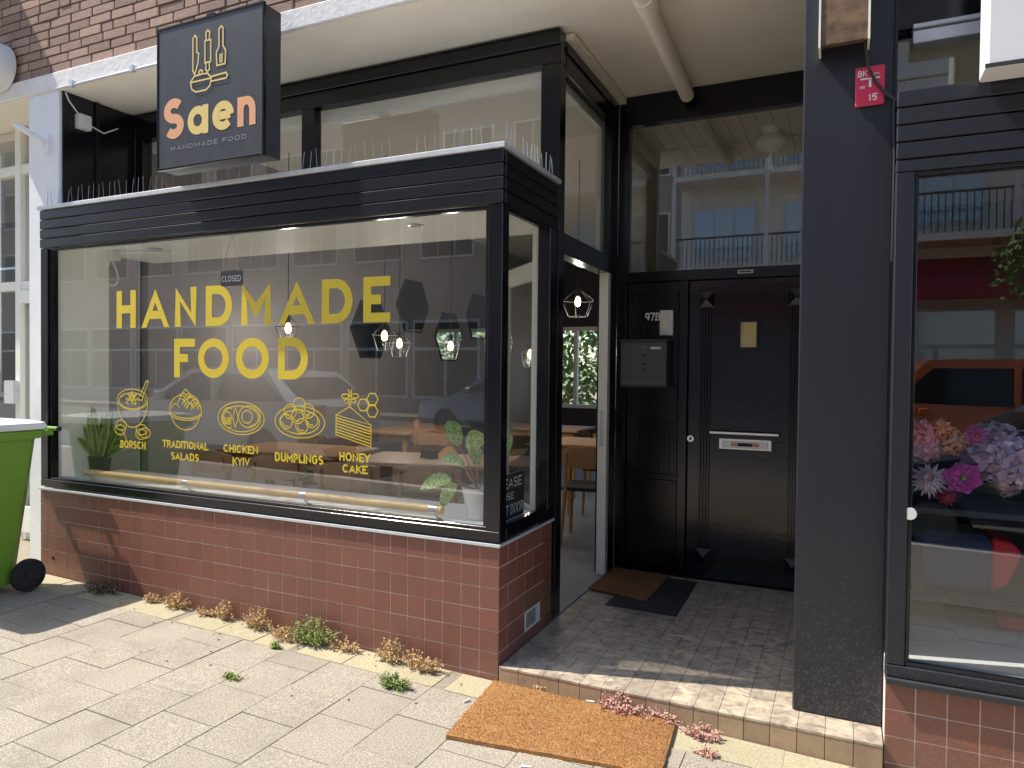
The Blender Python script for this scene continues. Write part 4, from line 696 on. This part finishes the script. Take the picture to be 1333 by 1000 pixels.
# ------------------------------------------------------------------ across the street (seen in the window reflections)
def car(name, label, x, y, flip, mat, L=4.2, W=1.75, H=1.46, van=False):
    t = thing(name, label, 'van' if van else 'car', (x, y, gz(x)-.13), pi if flip else 0, local=True); h = L/2
    if van: prof = [(-h, .35), (-h, .95), (-h+.25, 1.0), (-h+.75, 1.12), (-h+1.5, H-.02), (-h+1.9, H), (h-.1, H), (h, H-.15), (h, .35)]; win = [(-h+.95, 1.18), (-h+1.58, H-.16), (h-.3, H-.16), (h-.3, 1.12)]
    else: prof = [(-h, .35), (-h, .62), (-h+.15, .78), (-h+1.05, .93), (-h+1.85, H-.03), (-h+2.3, H), (h-.8, H-.06), (h-.28, 1.02), (h, .92), (h, .35)]; win = [(-h+1.25, .97), (-h+1.92, H-.10), (-h+2.3, H-.07), (h-.86, H-.13), (h-.42, 1.0)]
    rings = []
    for f, s in ((-1, .93), (-.86, 1), (.86, 1), (1, .93)): rings.append([(px*(s if abs(px) > h-.3 else 1), f*W/2*(1 if z < 1 else 1-.16*(z-.95)/(H-.95)), z) for px, z in prof])
    MB().loft(rings).build('body', mat, t, True)
    for sy in (-1, 1):
        k = len(win); wb = MB(); wb.prism(win, 1, 0, .012); v = [(a, sy*(W/2*(1-.16*(c-.95)/(H-.95))-.0+b+.002), c) for a, b, c in wb.v]; wb.v = v; gl_ = wb.build('side_window', 'car_glass', t)
        mid = sum(p[0] for p in win)/k; MB().box(mid-.04, mid+.04, sy*(W/2-.06)-.02, sy*(W/2-.06)+.10*sy, 1.0, H-.12).build('door_pillar', mat, t)
        for wx in (-h+.8, h-.8):
            wh = MB().lathe([(.2, -.1), (.3, -.1), (.32, -.07), (.32, .07), (.3, .1), (.2, .1)], (wx, sy*(W/2-.1), .32), 22, ax=1).build('wheel', 'tyre', t, True); MB().lathe([(0, -.08), (.2, -.06), (.2, .06), (0, .08)], (wx, sy*(W/2-.06), .32), 14, ax=1).build('rim', 'mailbox', wh)
        MB().box(-h+1.35, -h+1.5, sy*(W/2+.02)-.08, sy*(W/2+.02)+.08, .98, 1.1).build('wing_mirror', mat, t, bevel=.02)
        MB().box(-h-.01, -h+.12, sy*.55-.16, sy*.55+.16, .62, .74).build('headlight', 'alu', t); MB().box(h-.1, h+.012, sy*.62-.12, sy*.62+.12, .8, .95).build('tail_light', 'red_fabric', t)
    ws_ = (-h+1.05, .955, -h+1.85, H-.06) if not van else (-h+.8, 1.16, -h+1.48, H-.08); n_ = Vector((-(ws_[3]-ws_[1]), 0, ws_[2]-ws_[0])).normalized()*.012
    for (xa, za, xb, zb) in (ws_, ((h-.30, 1.04, h-.78, H-.1) if not van else (h+.012, 1.15, h+.012, H-.25))):
        s_ = 1 if xa > 0 else -1; MB().quad((xa+s_*.012, -W*.4, za+.012), (xa+s_*.012, W*.4, za+.012), (xb+s_*.012, W*.36, zb+.012), (xb+s_*.012, -W*.36, zb+.012)).build('windscreen', 'car_glass', t)
    return t
car('parked_car', 'white hatchback parked along the near kerb', -7.1, -5.2, False, 'car_white'); car('parked_car', 'silver car parked across the street', -5.4, -11.9, False, 'car_silver', 4.4, 1.78, 1.45); car('parked_car', 'dark blue car parked along the near kerb', 3.55, -5.17, False, 'car_blue', 4.3, 1.76, 1.44)
car('parked_van', 'orange van parked across the street', 3.6, -12.0, False, 'car_orange', 4.6, 1.85, 1.95, True); car('parked_van', 'orange van parked across the street, farther right', 9.2, -12.0, False, 'car_orange', 4.6, 1.85, 1.95, True)
def opposite(name, label, x0, x1, mat, kind):
    b = thing(name, label, 'building', ((x0+x1)/2, -19, 0)); MB().box(x0, x1, -26, -17, -.3, 15.5).build('wall', mat, b)
    n = int((x1-x0)/2.6); wv = (x1-x0)/n
    for fl_ in range(5):
        zf = [0, 4.6, 7.5, 10.4, 13.][fl_]
        for i in range(n):
            xc = x0+wv*(i+.5)
            if fl_ == 0:
                f = MB().box(xc-wv*.46, xc+wv*.46, -17, -16.93, .5, 3.1).build('shop_window', 'frame_white', b); MB().box(xc-wv*.43, xc-.05, -16.93, -16.91, .6, 2.1).box(xc+.05, xc+wv*.43, -16.93, -16.91, .6, 2.1).box(xc-wv*.43, xc+wv*.43, -16.93, -16.91, 2.2, 3.0).build('pane', 'facade_glass' if kind else 'dark_pane', f)
            else:
                f = MB().box(xc-1.0, xc+1.0, -17, -16.94, zf+.5, zf+2.2).build('window', 'frame_white', b); MB().box(xc-.93, xc-.34, -16.94, -16.92, zf+.57, zf+2.13).box(xc-.28, xc+.28, -16.94, -16.92, zf+.57, zf+2.13).box(xc+.34, xc+.93, -16.94, -16.92, zf+.57, zf+2.13).build('pane', 'facade_glass' if kind else 'dark_pane', f)
        if kind and fl_:
            bc = MB().box(x0, x1, -17, -15.8, zf-.05, zf+.12).build('balcony', 'facade_pale', b); r = MB().box(x0, x1, -15.86, -15.82, zf+1.02, zf+1.07)
            for i in range(int((x1-x0)/.14)): r.box(x0+.14*i, x0+.14*i+.02, -15.85, -15.83, zf+.12, zf+1.02)
            r.build('railing', 'slate', bc); c = MB()
            for i in range(n+1): c.box(x0+wv*i-.06, x0+wv*i+.06, -15.92, -15.81, zf+.12, zf+2.85)
            c.build('balcony_post', 'frame_white', bc)
    if kind:
        a = MB(); a.loft([[(x0+.5, -17, 3.3), (x0+.5, -15.6, 3.2), (x0+.5, -15.6, 3.5), (x0+.5, -17, 4.3)], [(x1-.5, -17, 3.3), (x1-.5, -15.6, 3.2), (x1-.5, -15.6, 3.5), (x1-.5, -17, 4.3)]]).build('awning', 'awning_red', b)
    return b
opposite('apartment_building', 'pale apartment block with balconies and red awning across the street', -3.5, 30, 'facade_pale', 1); opposite('brick_apartment_building', 'brown brick building across the street with white window frames', -36, -3.5, 'facade_brick', 0)
def tree(name, label, x, y, h, R, n, rnd):
    t = thing(name, label, 'tree', (x, y, gz(x)), 0, local=True); tr = MB().tube([(0, 0, -.1), (.05, 0, h*.4), (.0, .05, h*.75)], [.13, .10, .05], 8)
    for i in range(7): a = i*.9; z = h*(.4+.05*i); tr.tube([(0.03, 0, z), (cos(a)*R*.4, sin(a)*R*.4, z+.5), (cos(a)*R*.8, sin(a)*R*.8, z+.9)], [.05, .03, .012], 5)
    tr.build('trunk', 'bark', t, True); m = MB(); cl = [(Vector((rnd.gauss(0, .45)*R, rnd.gauss(0, .45)*R, h*.78+rnd.gauss(0, .3)*R)), rnd.uniform(.25, .5)*R) for _ in range(26)]
    for _ in range(n):
        c, r = rnd.choice(cl); d = Vector((rnd.gauss(0, 1), rnd.gauss(0, 1), rnd.gauss(0, 1))).normalized(); p = c+d*r*rnd.random()**.4; a = Vector((rnd.gauss(0, 1), rnd.gauss(0, 1), rnd.gauss(0, 1))).normalized()*(.04 if h < 5 else .08); b = a.orthogonal().normalized()*a.length*.4; m.quad(p-a, p+b, p+a, p-b)
    m.build('crown', 'foliage', t)
tree('street_tree', 'young street tree at the kerb behind the viewer', 3.5, -4.0, 3.4, .7, 4200, rnd); tree('street_tree', 'larger street tree across the road', 12, -14, 7, 2.0, 6000, rnd)
hd = MB()
for _ in range(5000):
    p = Vector((rnd.uniform(-5, 2), rnd.uniform(11, 12.5), rnd.uniform(0, 2.6)-.1)); a = Vector((rnd.gauss(0, 1), rnd.gauss(0, 1), rnd.gauss(0, 1))).normalized()*.1; b = a.orthogonal().normalized()*.05; hd.quad(p-a, p+b, p+a, p-b)
o = hd.build('garden_hedge', 'foliage'); tag(o, 'green hedge in the garden behind the cafe rear window', 'hedge')
